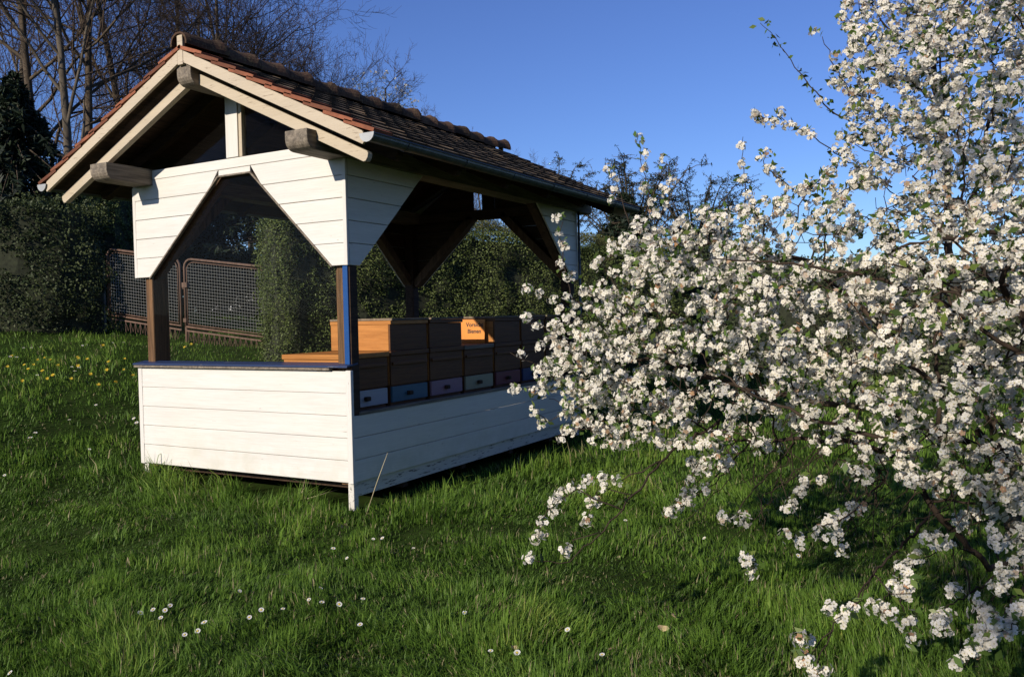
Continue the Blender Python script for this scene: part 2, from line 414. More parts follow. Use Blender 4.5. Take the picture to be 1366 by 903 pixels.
# corner boards
for x0, x1 in ((-.05, .004), (XL - .004, XL + .05)):
    for y0, y1 in ((-.006, .030), (L - .030, L + .006)):
        part('corner_board', WHITE_Z, lambda q: q.box(x0, x1, y0, y1, ZB - .004, ZSILL - .02 if y0 < 1 else ZSILL - .02))
for x0, x1 in ((-.034, .004), (XL - .004, XL + .034)):
    part('corner_board', WHITE_Z, lambda q: q.box(x0, x1, -.006, .0235, ZUP, 2.93))
    part('corner_board', WHITE_Z, lambda q: q.box(x0, x1, L - .0235, L + .006, ZUP, 2.93))
part('skirting_board', PEEL, lambda q: q.box(-.05, -.026, .05, L - .05, .105, ZB))
part('skirting_board', PEEL, lambda q: q.box(XL + .026, XL + .05, .05, L - .05, .105, ZB))
# feet
for x in (-.045, XL + .045):
    for y in (.05, L - .05):
        part('foot', PEEL, lambda q: q.box(x - .03, x + .03, y - .03, y + .03, -.12, ZB + .02))
part('floor', DARKWOOD, lambda q: q.box(XL + .05, -.05, .16, L - .03, .15, .2))
for y in (.8, 1.8, 2.8, 3.8):
    part('joist', DARKWOOD_X, lambda q: q.box(XL + .05, -.06, y - .04, y + .04, .05, .15))
# posts: corners and mid-left
def post(x0, x1, y0, y1, z1=2.92, mat=POSTWOOD):
    return part('post', mat, lambda q: q.box(x0, x1, y0, y1, .2, z1), bevel=.012)
post(-2.60, -2.50, .045, .235); post(-.172, -.066, .045, .185)
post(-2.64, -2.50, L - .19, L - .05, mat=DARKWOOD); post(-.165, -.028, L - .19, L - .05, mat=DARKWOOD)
# blue corner trim and sill
part('corner_trim', BLUE, lambda q: q.box(-.064, -.012, .006, .022, ZSILL + .03, ZUP - .004))
part('corner_trim', DARKWOOD, lambda q: q.box(-.050, -.002, .024, .12, .795, ZUP - .004))
sill = part('window_sill', BLUESILL, lambda q: q.prism([(XL - .03, -.045, ZSILL + .004), (XL - .03, .10, ZSILL + .024), (XL - .03, .10, ZSILL + .042), (XL - .03, -.045, ZSILL + .021)], (W + .03, 0, 0)))
part('drip_strip', OLDWOOD, lambda q: q.box(XL - .03, -.20, -.036, .02, ZSILL - .02, ZSILL + .002), sill)
part('window_sill', OLDWOOD, lambda q: q.box(-.05, .012, .10, L - .1, .794, .82))           # ledge of the open side
# arch braces behind the claddings (front and rear), and along the sides
for yy, sgn in ((.038, 1), (L - .038, -1)):
    for (a, b_) in ((ARCH[0], ARCH[1]), (ARCH[2], ARCH[3])):
        s_ = 1 if a is ARCH[0] else -1
        A = np.array([a[0], yy, a[1]]); B = np.array([b_[0], yy, b_[1]])
        nrm = np.array([-.67 * s_, 0, .74]) * .11
        part('brace', BRACEWOOD, lambda q: q.prism([A, B, B + nrm, A + nrm], (0, .12 * sgn, 0)))
    part('tie_beam', DARKWOOD_X, lambda q: q.box(XL + .03, -.03, min(yy, yy + .12 * sgn), max(yy, yy + .12 * sgn), 2.93, 3.05))
for xx, sgn in ((-.038, -1), (XL + .038, 1)):
    for far in (0, 1):
        f = (lambda y: L - y) if far else (lambda y: y)
        A = np.array([xx, f(.18), 2.06]); B = np.array([xx, f(1.12), 2.93]); nrm = np.array([0, -.67 * (1 - 2 * far), .74]) * .1
        part('brace', BRACEWOOD, lambda q: q.prism([A, B, B + nrm, A + nrm], (.11 * sgn, 0, 0)))
# arch trim + panes
def trim(q):
    for a, b_ in ((ARCH[0], ARCH[1]), (ARCH[1], ARCH[2]), (ARCH[2], ARCH[3])):
        q.beam((a[0], .004, a[1]), (b_[0], .004, b_[1]), .03, .016, up=(0, 0, 1) if abs(b_[1] - a[1]) < .5 else (0, 0, 1))
pane = part('window_pane', GLASS, lambda q: q.add([(-2.50, .036, ZSILL + .05), (-.066, .036, ZSILL + .05), (-.066, .036, 2.05), (ARCH[3][0], .036, 2.05), (ARCH[2][0], .036, 2.925), (ARCH[1][0], .036, 2.925), (ARCH[0][0], .036, 2.05), (-2.50, .036, 2.05)], [(0, 1, 2, 3, 4, 5, 6, 7)]), bevel=0)
part('arch_trim', OLDWOOD, trim, pane, .003)
# gable top: white post, batten, two triangular panes
gp = part('gable_post', WHITE_Z, lambda q: q.box(-1.365, -1.215, -.012, .06, 3.077, 3.70))
part('batten', CREAM, lambda q: q.box(-1.212, -1.175, .0, .05, 3.077, 3.66), gp)
for xs in ((-1.368, -2.42), (-1.172, -.28)):
    part('window_pane', GLASS, lambda q: q.add([(xs[0], .03, 3.077), (xs[1], .03, 3.077), (xs[0], .03, roofz(xs[0]) - .14)], [(0, 1, 2)]), bevel=0)
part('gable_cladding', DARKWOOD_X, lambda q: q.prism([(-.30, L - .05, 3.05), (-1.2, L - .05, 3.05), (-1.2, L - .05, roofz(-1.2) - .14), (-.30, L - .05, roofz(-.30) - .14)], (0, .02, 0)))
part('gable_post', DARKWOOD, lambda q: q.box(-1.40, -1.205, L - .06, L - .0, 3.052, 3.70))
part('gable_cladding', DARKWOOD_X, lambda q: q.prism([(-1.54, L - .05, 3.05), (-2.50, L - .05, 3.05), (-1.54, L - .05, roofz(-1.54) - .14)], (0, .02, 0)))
# roof timbers
Y0, Y1 = -.5, L + .42
def beam_end(q, x0, x1, z0, z1, ya, yb):
    """timber along y whose near lower edge is rounded off"""
    r = .085; pts_ = [(x0, yb, z0), (x0, yb, z1), (x0, ya, z1)]
    for k in range(6):
        a = pi / 2 * k / 5; pts_.append((x0, ya + r * (1 - cos(a)), z0 + r * (1 - sin(a))))
    q.prism(pts_, (x1 - x0, 0, 0))
part('ridge_beam', OLDWOOD, lambda q: beam_end(q, XC - .085, XC + .085, 3.63, 3.81, -.47, Y1 - .05), bevel=.006)
part('wall_plate', OLDWOOD, lambda q: beam_end(q, -.185, .045, 2.932, 3.085, -.49, Y1 - .05), bevel=.006)
part('wall_plate', OLDWOOD, lambda q: beam_end(q, -2.62, -2.385, 2.932, 3.085, -.49, Y1 - .05), bevel=.006)
def rafter(y, wd=.075, ht=.105, mat=DARKWOOD_X, ext=1.86, side=(-1, 1), drop=.055):
    for s_ in side:
        e = XC + s_ * ext; cs = math.sqrt(1 + PITCH ** 2)
        zt = lambda x: roofz(x) - drop
        hv = ht * cs
        x0 = XC + s_ * .02
        # rounded tail
        pl = [(x0, y, zt(x0)), (e, y, zt(e))]
        r = ht * .5; nx_, nz_ = -s_ * PITCH / cs, -1 / cs; tx_, tz_ = s_ / cs, -PITCH / cs
        for k in range(1, 5):
            a = pi * k / 8; ofs = r * sin(a * 2) * .55; dn = ht * (1 - cos(a * 2)) / 2
            pl.append((e + tx_ * ofs + nx_ * dn, y, zt(e) + tz_ * ofs + nz_ * dn))
        pl += [(x0, y, zt(x0) - hv)]
        part('rafter', mat, lambda q: q.prism(pl, (0, wd, 0)), bevel=.004)
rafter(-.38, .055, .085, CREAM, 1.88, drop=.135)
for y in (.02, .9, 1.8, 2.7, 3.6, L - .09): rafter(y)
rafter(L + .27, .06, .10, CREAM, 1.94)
# barge boards under the tiles
for y in (Y0, Y1 - .028):
    for s_ in (-1, 1):
        e = XC + s_ * 1.935; zt = lambda x, d: roofz(x) - d
        x0 = XC + s_ * .035
        pl = [(x0, y, zt(x0, -.015)), (e, y, zt(e, -.015)), (e + s_ * .035, y, zt(e, .05)), (e, y, zt(e, .085)), (x0, y, zt(x0, .085))]
        part('barge_board', CREAM, lambda q: q.prism(pl, (0, .028, 0)))
    part('ridge_board', CREAM, lambda q: q.box(XC - .033, XC + .033, y - .002, y + .03, APEXZ - .115, APEXZ + .135))
# boarding seen from below
for s_ in (-1, 1):
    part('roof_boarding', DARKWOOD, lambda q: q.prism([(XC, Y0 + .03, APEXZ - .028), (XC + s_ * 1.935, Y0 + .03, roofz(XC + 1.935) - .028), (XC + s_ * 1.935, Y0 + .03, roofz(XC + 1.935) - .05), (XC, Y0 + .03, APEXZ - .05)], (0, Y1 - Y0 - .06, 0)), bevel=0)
# tiles: 12 courses, each tile tilted on the one below
NC = 10; cs = math.sqrt(1 + PITCH ** 2); SLOPE = 1.985 * cs; EXPO = SLOPE / NC; TW = .235
def tiles(s_):
    mb = MB(); nt_ = int((Y1 - Y0) / TW) + 1; tw = (Y1 - Y0 + .02) / nt_
    dn = np.array([s_ / cs, 0, -PITCH / cs]); up = np.array([s_ * PITCH / cs, 0, 1 / cs]); ya = np.array([0, 1., 0])
    o = np.array([XC, Y0 - .01, APEXZ])
    for c_ in range(NC):
        for i in range(nt_):
            jit = random.gauss(0, .0035); lift = random.gauss(0, .0016)
            a = o + dn * (c_ * EXPO - .03) + ya * (i * tw) + up * (.010 + lift * .3)
            ln = EXPO + .075 + jit
            b0 = a + dn * ln + up * (.030 + lift)
            w_ = ya * (tw - .0015)
            th = up * (.030 if i == 0 else .021)
            # pan-shaped: raised long edges
            nseg = 4; top = []; bot = []
            for k in range(nseg + 1):
                f_ = k / nseg; h = .0015 * (abs(2 * f_ - 1) ** 2)
                top.append((a + w_ * f_ + up * h, b0 + w_ * f_ + up * h))
            V = []; F = []
            for (p0, p1) in top:
                pm = p0 + (p1 - p0) * (1 - .062 / ln); V += [p0 + th, pm + th, p1 + th * .9, p1, p0]
            for k in range(nseg):
                q = 5 * k; r = 5 * (k + 1)
                F += [(q, q + 1, r + 1, r), (q + 1, q + 2, r + 2, r + 1), (q + 2, q + 3, r + 3, r + 2), (q + 3, q + 4, r + 4, r + 3)]
            F += [(0, 4, 3, 2, 1), (5 * nseg, 5 * nseg + 1, 5 * nseg + 2, 5 * nseg + 3, 5 * nseg + 4)]
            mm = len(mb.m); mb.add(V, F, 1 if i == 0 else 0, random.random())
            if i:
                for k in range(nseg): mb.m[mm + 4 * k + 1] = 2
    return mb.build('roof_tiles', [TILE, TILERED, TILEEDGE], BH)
tiles(1); tiles(-1)
# ridge tiles: flared half rounds
nr = 15; step = (Y1 - Y0) / nr
for k in range(nr):
    def fn(q, k=k):
        y = Y0 + k * step; lv = random.gauss(0, .008); fl = random.uniform(.002, .012) + .010 * k / nr; n_ = 12; prof = [(-.015, .096), (.03, .104), (step * .5, .106), (step * .78, .112), (step - .03, .118 + fl * .4), (step + .02, .122 + fl), (step + .05, .124 + fl), (step + .07, .118 + fl * .6)]
        if k == nr - 1: prof[-2:] = [(step, .128), (step + .01, .12)]
        V = []; F = []
        for yy, r in prof:
            for j in range(n_ + 1):
                a = -.18 + (pi + .36) * j / n_; V.append((XC + r * cos(a) * 1.05, y + yy, APEXZ + .048 + lv + r * sin(a) * (1 + random.gauss(0, .05 if r > .125 else .02))))
        for yy, r in prof:
            for j in range(n_ + 1):
                a = -.18 + (pi + .36) * j / n_; V.append((XC + (r - .017) * cos(a) * 1.05, y + yy, APEXZ + .048 + lv + (r - .017) * sin(a)))
        m_ = n_ + 1; ofs = len(prof) * m_
        for i in range(len(prof) - 1):
            for j in range(n_):
                F.append((i * m_ + j, i * m_ + j + 1, (i + 1) * m_ + j + 1, (i + 1) * m_ + j))
                F.append((ofs + i * m_ + j, ofs + (i + 1) * m_ + j, ofs + (i + 1) * m_ + j + 1, ofs + i * m_ + j + 1))
        for i in (0, len(prof) - 1):
            for j in range(n_): F.append((i * m_ + j, i * m_ + j + 1, ofs + i * m_ + j + 1, ofs + i * m_ + j))
        for j in (0, n_):
            for i in range(len(prof) - 1): F.append((i * m_ + j, (i + 1) * m_ + j, ofs + (i + 1) * m_ + j, ofs + i * m_ + j))
        q.add(V, F, 0, random.random())
    rt = part('ridge_tile', RIDGE, fn, bevel=0, smooth=False)
# gutters
for s_, xg in ((1, XC + 1.935 + .055), (-1, XC - 1.935 - .055)):
    zg = roofz(XC + 1.935) - .015; r = .056; n_ = 8
    def gut(q):
        V = []; F = []
        ys = [Y0 - .01, Y1 + .01]
        for rr in (r, r - .006):
            for y in ys:
                for j in range(n_ + 1):
                    a = pi + pi * j / n_; V.append((xg + rr * cos(a), y, zg + rr * sin(a)))
        m_ = n_ + 1
        for j in range(n_): F += [(j, j + 1, m_ + j + 1, m_ + j), (2 * m_ + j, 3 * m_ + j, 3 * m_ + j + 1, 2 * m_ + j + 1)]
        for e in (0, n_): F.append((e, m_ + e, 3 * m_ + e, 2 * m_ + e))
        q.add(V, F)
        q.tube([(xg + r, Y0 - .01, zg), (xg + r, Y1 + .01, zg)], .008, 6)
        for y in np.arange(Y0 + .45, Y1, .85):          # brackets
            P = [(xg + (r + .003) * cos(pi + pi * j / n_), zg + (r + .003) * sin(pi + pi * j / n_)) for j in range(n_ + 1)]
            for j in range(n_):
                (xa, za), (xb, zb) = P[j], P[j + 1]; q.beam((xa, y, za), (xb, y, zb), .025, .004, up=(0, 1, 0) if abs(zb - za) > 1 else (.3, 0, 1))
    g = part('gutter', ZINC, gut, bevel=0)
    part('end_cap', ZINCLIT, lambda q: q.prism([(xg + (r + .012) * cos(pi + pi * j / 10), Y0 - .018, zg + (r + .012) * sin(pi + pi * j / 10) + .006) for j in range(11)], (0, .007, 0)), g, bevel=0)
part('corner_pipe', ZINC, lambda q: q.tube([(.03, L - .01, .12), (.03, L - .01, 1.5), (.03, L - .01, 2.93)], .016, 8), bevel=0, smooth=True)
# shelf for the hives
part('hive_shelf', DARKWOOD, lambda q: q.box(-.95, -.052, .06, L - .06, .755, .795))
for y in (.5, 1.6, 2.7, 3.8):
    part('shelf_leg', DARKWOOD_X, lambda q: q.box(-.9, -.82, y - .04, y + .04, .2, .755))

# ------------------------------------------------------------------ hives
HX0, HX1 = -.86, -.155; PITCHY = .632; HY0 = .115
DR = [('white', (.62, .62, .66)), ('blue', (.06, .22, .33)), ('pink', (.50, .24, .33)), ('pale yellow', (.52, .48, .24)), ('red', (.32, .04, .06)), ('dark blue', (.03, .07, .25)), ('grey', (.25, .25, .26))]
DR = [(n, tuple((x * .7 + sum(c) / 3 * .3) * .72 for x in c)) for n, c in DR]
drm = [mat_paint('%s_drawer_paint' % n.replace(' ', '_'), c, (.12, .09, .07), 1, .68) for n, c in DR]
def lower_hive(i):
    y0 = HY0 + i * PITCHY; y1 = y0 + .585; nm = DR[i][0]
    wh = ['nearest one, by the blue corner post', 'second in the lower row', 'third in the lower row', 'under the orange warning sign', 'right of the sign', 'half behind the blossom', 'at the far end of the row'][i]
    t_ = thing('beehive', 'brown beehive with %s entrance board, %s' % (nm, wh), 'beehive', (0, 0, 0), 0, 'lower row of beehives in the bee house')
    t_.location = (HX1, (y0 + y1) / 2, .795)
    ox, oy, oz = t_.location
    def rel(q, x0, x1, a0, a1, z0, z1): q.box(x0 - ox, x1 - ox, a0 - oy, a1 - oy, z0 - oz, z1 - oz)
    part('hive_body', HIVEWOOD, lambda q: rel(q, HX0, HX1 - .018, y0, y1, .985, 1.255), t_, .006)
    part('shaded_front_board', HIVEWOOD_D, lambda q: rel(q, HX1 - .018, HX1, y0 + .001, y1 - .001, .985, 1.255), t_, .004)
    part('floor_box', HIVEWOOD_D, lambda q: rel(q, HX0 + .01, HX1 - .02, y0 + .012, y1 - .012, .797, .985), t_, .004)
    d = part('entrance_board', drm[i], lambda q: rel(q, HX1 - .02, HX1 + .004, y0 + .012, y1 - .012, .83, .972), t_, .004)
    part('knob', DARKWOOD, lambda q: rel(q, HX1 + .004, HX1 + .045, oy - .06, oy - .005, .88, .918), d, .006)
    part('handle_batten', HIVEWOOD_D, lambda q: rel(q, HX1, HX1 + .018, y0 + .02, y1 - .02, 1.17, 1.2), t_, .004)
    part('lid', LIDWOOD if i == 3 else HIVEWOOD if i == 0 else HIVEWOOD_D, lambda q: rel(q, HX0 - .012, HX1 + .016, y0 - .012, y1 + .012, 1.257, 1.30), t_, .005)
for i in range(7): lower_hive(i)
def upper_box(i, wh):
    y0 = HY0 + i * PITCHY; y1 = y0 + .585
    t_ = thing('honey_super', wh, 'hive box', (HX1, (y0 + y1) / 2, 1.302), 0, 'upper row of hive boxes')
    ox, oy, oz = t_.location
    def rel(q, x0, x1, a0, a1, z0, z1): q.box(x0 - ox, x1 - ox, a0 - oy, a1 - oy, z0 - oz, z1 - oz)
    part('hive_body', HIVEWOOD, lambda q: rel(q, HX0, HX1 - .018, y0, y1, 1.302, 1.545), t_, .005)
    part('shaded_front_board', HIVEWOOD_D, lambda q: rel(q, HX1 - .018, HX1, y0 + .001, y1 - .001, 1.302, 1.545), t_, .004)
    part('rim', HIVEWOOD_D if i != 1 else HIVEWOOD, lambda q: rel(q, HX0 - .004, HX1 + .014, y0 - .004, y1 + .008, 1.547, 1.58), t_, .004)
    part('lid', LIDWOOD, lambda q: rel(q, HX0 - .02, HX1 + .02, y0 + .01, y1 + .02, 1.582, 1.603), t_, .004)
for i, wh in ((1, 'hive box with a sunlit orange end, first of the upper row from the blue post'), (2, 'dark hive box left of the orange warning sign'),
              (4, 'hive box behind and right of the orange warning sign'), (5, 'second hive box right of the warning sign, half behind blossom'), (6, 'farthest hive box of the upper row, behind blossom')):
    upper_box(i, wh)
# warning sign leaning on the box behind the gap
sx0, sx1, sy, sz0 = -.585, -.245, HY0 + 4 * PITCHY - .075, 1.305
SG = thing('warning_sign', 'orange sign with black writing Vorsicht Bienen standing between the upper hive boxes', 'sign', ((sx0 + sx1) / 2, sy, sz0)); SG.rotation_euler = (RD(-6), 0, 0)
part('sign_sheet', SIGNORANGE, lambda q: q.box(-(sx1 - sx0) / 2, (sx1 - sx0) / 2, 0, .006, 0, .265), SG, .001)
def text(body, size, x, z, parent, mat, name):
    cu = bpy.data.curves.new(name, 'FONT'); cu.body = body; cu.size = size; cu.align_x = 'CENTER'; cu.extrude = .0008; cu.offset = size * .02
    o = bpy.data.objects.new(name, cu); COL.objects.link(o)
    dg = bpy.context.evaluated_depsgraph_get(); me = bpy.data.meshes.new_from_object(o.evaluated_get(dg))
    bpy.data.objects.remove(o); me.materials.clear(); me.materials.append(mat)
    r = bpy.data.objects.new(name, me); COL.objects.link(r); r.parent = parent
    r.location = (x, -.0012, z); r.rotation_euler = (pi / 2, 0, 0); return r
text('Vorsicht', .066, .035, .185, SG, BLACKPAINT, 'lettering'); text('Bienen', .066, .035, .112, SG, BLACKPAINT, 'lettering')

# ------------------------------------------------------------------ leaf clouds
def rand_unit(n, rng=RNG):
    v = rng.normal(size=(n, 3)); return v / np.linalg.norm(v, axis=1)[:, None]
def frame_from(nv):
    ref = np.where(np.abs(nv[:, 2:3]) < .9, np.array([[0, 0, 1.]]), np.array([[1., 0, 0]]))
    a = np.cross(nv, ref); a /= np.linalg.norm(a, axis=1)[:, None]; return a, np.cross(nv, a)
def leaf_mesh(name, P, N, size, asp, mat, parent, attr=None, spin=None, extra=None):
    n = len(P); a, b_ = frame_from(N)
    th = RNG.uniform(0, 2 * pi, n) if spin is None else spin
    d = a * np.cos(th)[:, None] + b_ * np.sin(th)[:, None]; e = np.cross(N, d)
    s = np.asarray(size)[:, None] if np.ndim(size) else size
    V = np.stack([P - d * s * .5, P + e * s * asp * .5 + N * s * .08, P + d * s * .5, P - e * s * asp * .5 + N * s * .08], 1).reshape(-1, 3)
    F = np.arange(4 * n).reshape(n, 4)
    av = np.repeat(RNG.random(n) if attr is None else attr, 4)
    return mesh_np(name, V, F, mat, parent, av)

def hedge(name, label, pts, width, h, nleaf, leafsize, mat, base=None, lump=.16, topmat=None):
    """clipped hedge along a polyline on the ground: leafy shell around a dark twiggy core"""
    pts = [np.array(q[:2], float) for q in pts]
    c0 = pts[0]; t_ = thing(name, label, 'hedge', (c0[0], c0[1], float(GZ(*c0))))
    loc = np.array(t_.location)
    seg = [np.linalg.norm(b_ - a) for a, b_ in zip(pts[:-1], pts[1:])]; tot = sum(seg)
    sn = [np.array([-(b_ - a)[1], (b_ - a)[0]]) / l for (a, b_), l in zip(zip(pts[:-1], pts[1:]), seg)]
    vn = [sn[0]] + [(p_ + q_) / (1 + p_ @ q_) for p_, q_ in zip(sn[:-1], sn[1:])] + [sn[-1]]
    def along(s):
        s = np.asarray(s); out = np.zeros((len(s), 2)); nr_ = np.zeros((len(s), 2)); acc = 0
        for q_, ((a, b_), l) in enumerate(zip(zip(pts[:-1], pts[1:]), seg)):
            k = (s >= acc) & (s <= acc + l + 1e-6); f_ = ((s[k] - acc) / l)[:, None]; out[k] = a + (b_ - a) * f_
            nr_[k] = vn[q_] * (1 - f_) + vn[q_ + 1] * f_; acc += l
        return out, nr_
    # leaves on the shell
    n = nleaf; s = RNG.uniform(0, tot, n); which = RNG.random(n); hh = h
    per = 2 * hh + width; q = RNG.uniform(0, per, n)
    off = np.where(q < hh, -width / 2, np.where(q < hh + width, q - hh - width / 2, width / 2)); z = np.where(q < hh, q, np.where(q < hh + width, hh, per - q))
    ends = RNG.random(n) < 2 * width * hh / (per * tot + 2 * width * hh)
    s = np.where(ends, np.where(RNG.random(n) < .5, 0, tot), s); off = np.where(ends, RNG.uniform(-width / 2, width / 2, n), off); z = np.where(ends, RNG.uniform(0, hh, n), z)
    base_, nr_ = along(s)
    lumpv = (vnoise(s + off * .7, z + off, 1.9, 5) - .5) * 2 * lump + (vnoise(s, z + off * 2, 5.5, 6) - .5) * lump
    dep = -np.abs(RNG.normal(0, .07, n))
    sideN = np.where((z >= hh - 1e-6)[:, None] & ~ends[:, None], np.array([[0, 0, 1.]]), np.concatenate([nr_ * np.sign(off)[:, None], np.zeros((n, 1))], 1))
    ex = np.stack([np.zeros(n)] * 3, 1)
    P = np.concatenate([base_ + nr_ * off[:, None], z[:, None] + GZ(base_[:, 0], base_[:, 1])[:, None]], 1)
    P = P + sideN * (lumpv + dep)[:, None]
    tdir = np.stack([nr_[:, 1], -nr_[:, 0], np.zeros(n)], 1) * np.where(s > tot / 2, 1, -1)[:, None]
    sideN = np.where(ends[:, None], tdir, sideN); P = P + np.where(ends[:, None], tdir * RNG.normal(0, .06, n)[:, None], 0)
    N = sideN * .6 + rand_unit(n) * .9; N /= np.linalg.norm(N, axis=1)[:, None]
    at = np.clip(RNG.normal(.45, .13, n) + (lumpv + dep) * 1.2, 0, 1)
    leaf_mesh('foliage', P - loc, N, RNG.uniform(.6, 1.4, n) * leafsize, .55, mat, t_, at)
    if topmat:
        n2 = nleaf // 5; s2 = RNG.uniform(0, tot, n2); b2, r2 = along(s2); o2 = RNG.uniform(-width / 2, width / 2, n2)
        zz = hh + (vnoise(s2, o2, 1.5, 9)) * .16 + RNG.uniform(-.03, .14, n2)
        P2 = np.concatenate([b2 + r2 * o2[:, None], (zz + GZ(b2[:, 0], b2[:, 1]))[:, None]], 1)
        leaf_mesh('new_shoots', P2 - loc, rand_unit(n2), RNG.uniform(.6, 1.5, n2) * leafsize, .4, topmat, t_)
    # core
    ss = np.linspace(0, tot, max(3, int(tot / .3))); bb, rr = along(ss); w2 = width / 2 - .13; V = []; F = []
    for k in range(len(ss)):
        g = float(GZ(*bb[k]))
        tk = 1 if 0 < k < len(ss) - 1 else .8
        for o_, z_ in ((-w2, -.1), (-w2, h * .5), (-w2 * .85, h - .13), (w2 * .85, h - .13), (w2, h * .5), (w2, -.1)):
            j = random.uniform(-.05, .03); V.append(np.array([*(bb[k] + rr[k] * (o_ * tk + np.sign(o_) * j)), g + z_ + j]) - loc)
    for k in range(len(ss) - 1):
        for j in range(5): F.append((k * 6 + j, k * 6 + j + 1, k * 6 + 7 + j, k * 6 + 6 + j))
    mb = MB(); mb.add(V, F + [tuple(range(6)), tuple(range(len(V) - 6, len(V)))]); mb.build('stems', mat_core, t_)
    return t_
mat_core = mat_plain('hedge_inner_twigs', (.022, .026, .012), 1, .5, 14)

hA = U(362, 470, 13.5); hB = U(640, 470, 15.9); hC = U(900, 470, 18.4); hD = U(1420, 470, 21.5)
hedge('clipped_hedge', 'tall clipped green hedge behind the bee house, beside the rusty gate', [hA, hB, hC], 1.1, 2.35, 150000, .036, HEDGELEAF, topmat=HEDGETOP)
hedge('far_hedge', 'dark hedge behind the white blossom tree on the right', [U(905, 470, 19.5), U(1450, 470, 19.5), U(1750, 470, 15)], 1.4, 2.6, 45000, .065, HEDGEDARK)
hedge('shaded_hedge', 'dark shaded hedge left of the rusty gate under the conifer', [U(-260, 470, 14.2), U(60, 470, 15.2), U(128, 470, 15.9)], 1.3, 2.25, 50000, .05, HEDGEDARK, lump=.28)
hedge('tall_hedge', 'tall uneven hedge behind the rusty gate', [U(20, 470, 18.5), U(172, 470, 18.2)], 1.2, 2.75, 40000, .05, HEDGELEAF, lump=.35)

# ------------------------------------------------------------------ gate
def gate_leaf(label, A, B, seed):
    A = np.array(A); B = np.array(B); d = B - A; ln = np.linalg.norm(d[:2]); rise = d[2]
    t_ = thing('gate_leaf', label, 'gate', tuple(A), math.atan2(d[1], d[0]), 'two leaves of the rusty gate')
    sh = rise / ln; H = 1.22; z0 = .30; r = .022; cr = .16
    S = lambda x, z: (x, 0, z + sh * x)
    out = [S(0, z0), S(0, H + z0 - cr)] + [S(cr - cr * cos(a), H + z0 - cr + cr * sin(a)) for a in (.4, .8, 1.2, 1.57)]
    out += [S(ln - cr + cr * sin(a), H + z0 - cr + cr * cos(a)) for a in (.0, .4, .8, 1.2, 1.57)] + [S(ln, z0), S(0, z0)]
    part('gate_frame', RUST, lambda q: q.tube(out, r, 7), t_, 0, True)
    i_ = .05
    inn = [S(i_, z0 + i_), S(i_, H + z0 - cr)] + [S(i_ + cr - cr * cos(a), H + z0 - cr - i_ + cr * sin(a)) for a in (.4, .8, 1.2, 1.57)]
    inn += [S(ln - i_ - cr + cr * sin(a), H + z0 - cr - i_ + cr * cos(a)) for a in (0, .4, .8, 1.2, 1.57)] + [S(ln - i_, z0 + i_), S(i_, z0 + i_)]
    part('inner_bar', RUST, lambda q: q.tube(inn, .010, 6), t_, 0, True)
    def wires(q):
        g = .056; xx = i_ + .03
        def ztop(x):
            e = min(x - i_, ln - i_ - x)
            if e >= cr: return H + z0 - i_
            return H + z0 - i_ - cr + math.sqrt(max(0, cr * cr - (cr - e) ** 2))
        while xx < ln - i_:
            q.tube([S(xx, z0 + i_), S(xx, ztop(xx))], .0032, 4, cap=False); xx += g
        zz = z0 + i_ + g
        while zz < H + z0 - i_:
            e = 0 if zz < H + z0 - i_ - cr else cr - math.sqrt(max(0, cr * cr - (zz - (H + z0 - i_ - cr)) ** 2))
            q.tube([S(i_ + e, zz), S(ln - i_ - e, zz)], .0032, 4, cap=False); zz += g
    part('wire_mesh', WIRE, wires, t_, 0)
    def lattice(q):
        q.beam(S(0, z0 - .07), S(ln, z0 - .07), .02, .03)
        x = .05; k = 0
        while x < ln - .1:
            q.tube([S(x, z0 - .07), S(x, .02)], .006, 5, cap=False)
            q.tube([S(x, z0 - .08), S(x + .055, .05)], .005, 4, cap=False); q.tube([S(x + .11, z0 - .08), S(x + .055, .05)], .005, 4, cap=False)
            x += .11
    part('lower_lattice', RUST, lattice, t_, 0)
    for zh in (H * .8, z0 + .08): part('hinge', RUST, lambda q: q.box(-.035, .03, -.03, .03, zh, zh + .07), t_, .003)
    return t_
gL = U(146, 441, 15.6); gM = U(243, 457, 15.1); gM2 = U(249, 458, 15.06); gR = U(362, 474, 14.5)
for g in (gL, gM, gM2, gR): pass
l1 = gate_leaf('left leaf of the rusty wire mesh gate, next to the concrete post', gL, gM, 1)
l2 = gate_leaf('right leaf of the rusty wire mesh gate, running behind the clipped hedge', gM2, gR, 2)
part('latch', RUST, lambda q: q.box(-.03, .08, -.05, .05, 1.0, 1.09), l2, .004)
gp0 = U(133, 441, 15.7); zt = 1.35
tag(part('gate_post', CONCRETE, lambda q: q.box(gp0[0] - .09, gp0[0] + .09, gp0[1] - .09, gp0[1] + .09, gp0[2] - .3, gp0[2] + zt), None, .015), 'mossy concrete gate post at the left end of the rusty gate', 'post')
gp1 = (gM + gM2) / 2 + np.array([.0, .06, 0])
tag(part('gate_stop', RUST, lambda q: q.tube([(gp1[0], gp1[1], gp1[2] - .3), (gp1[0], gp1[1], gp1[2] + .75)], .028, 8), None, 0, True), 'short rusty iron stop post where the gate leaves meet', 'post')

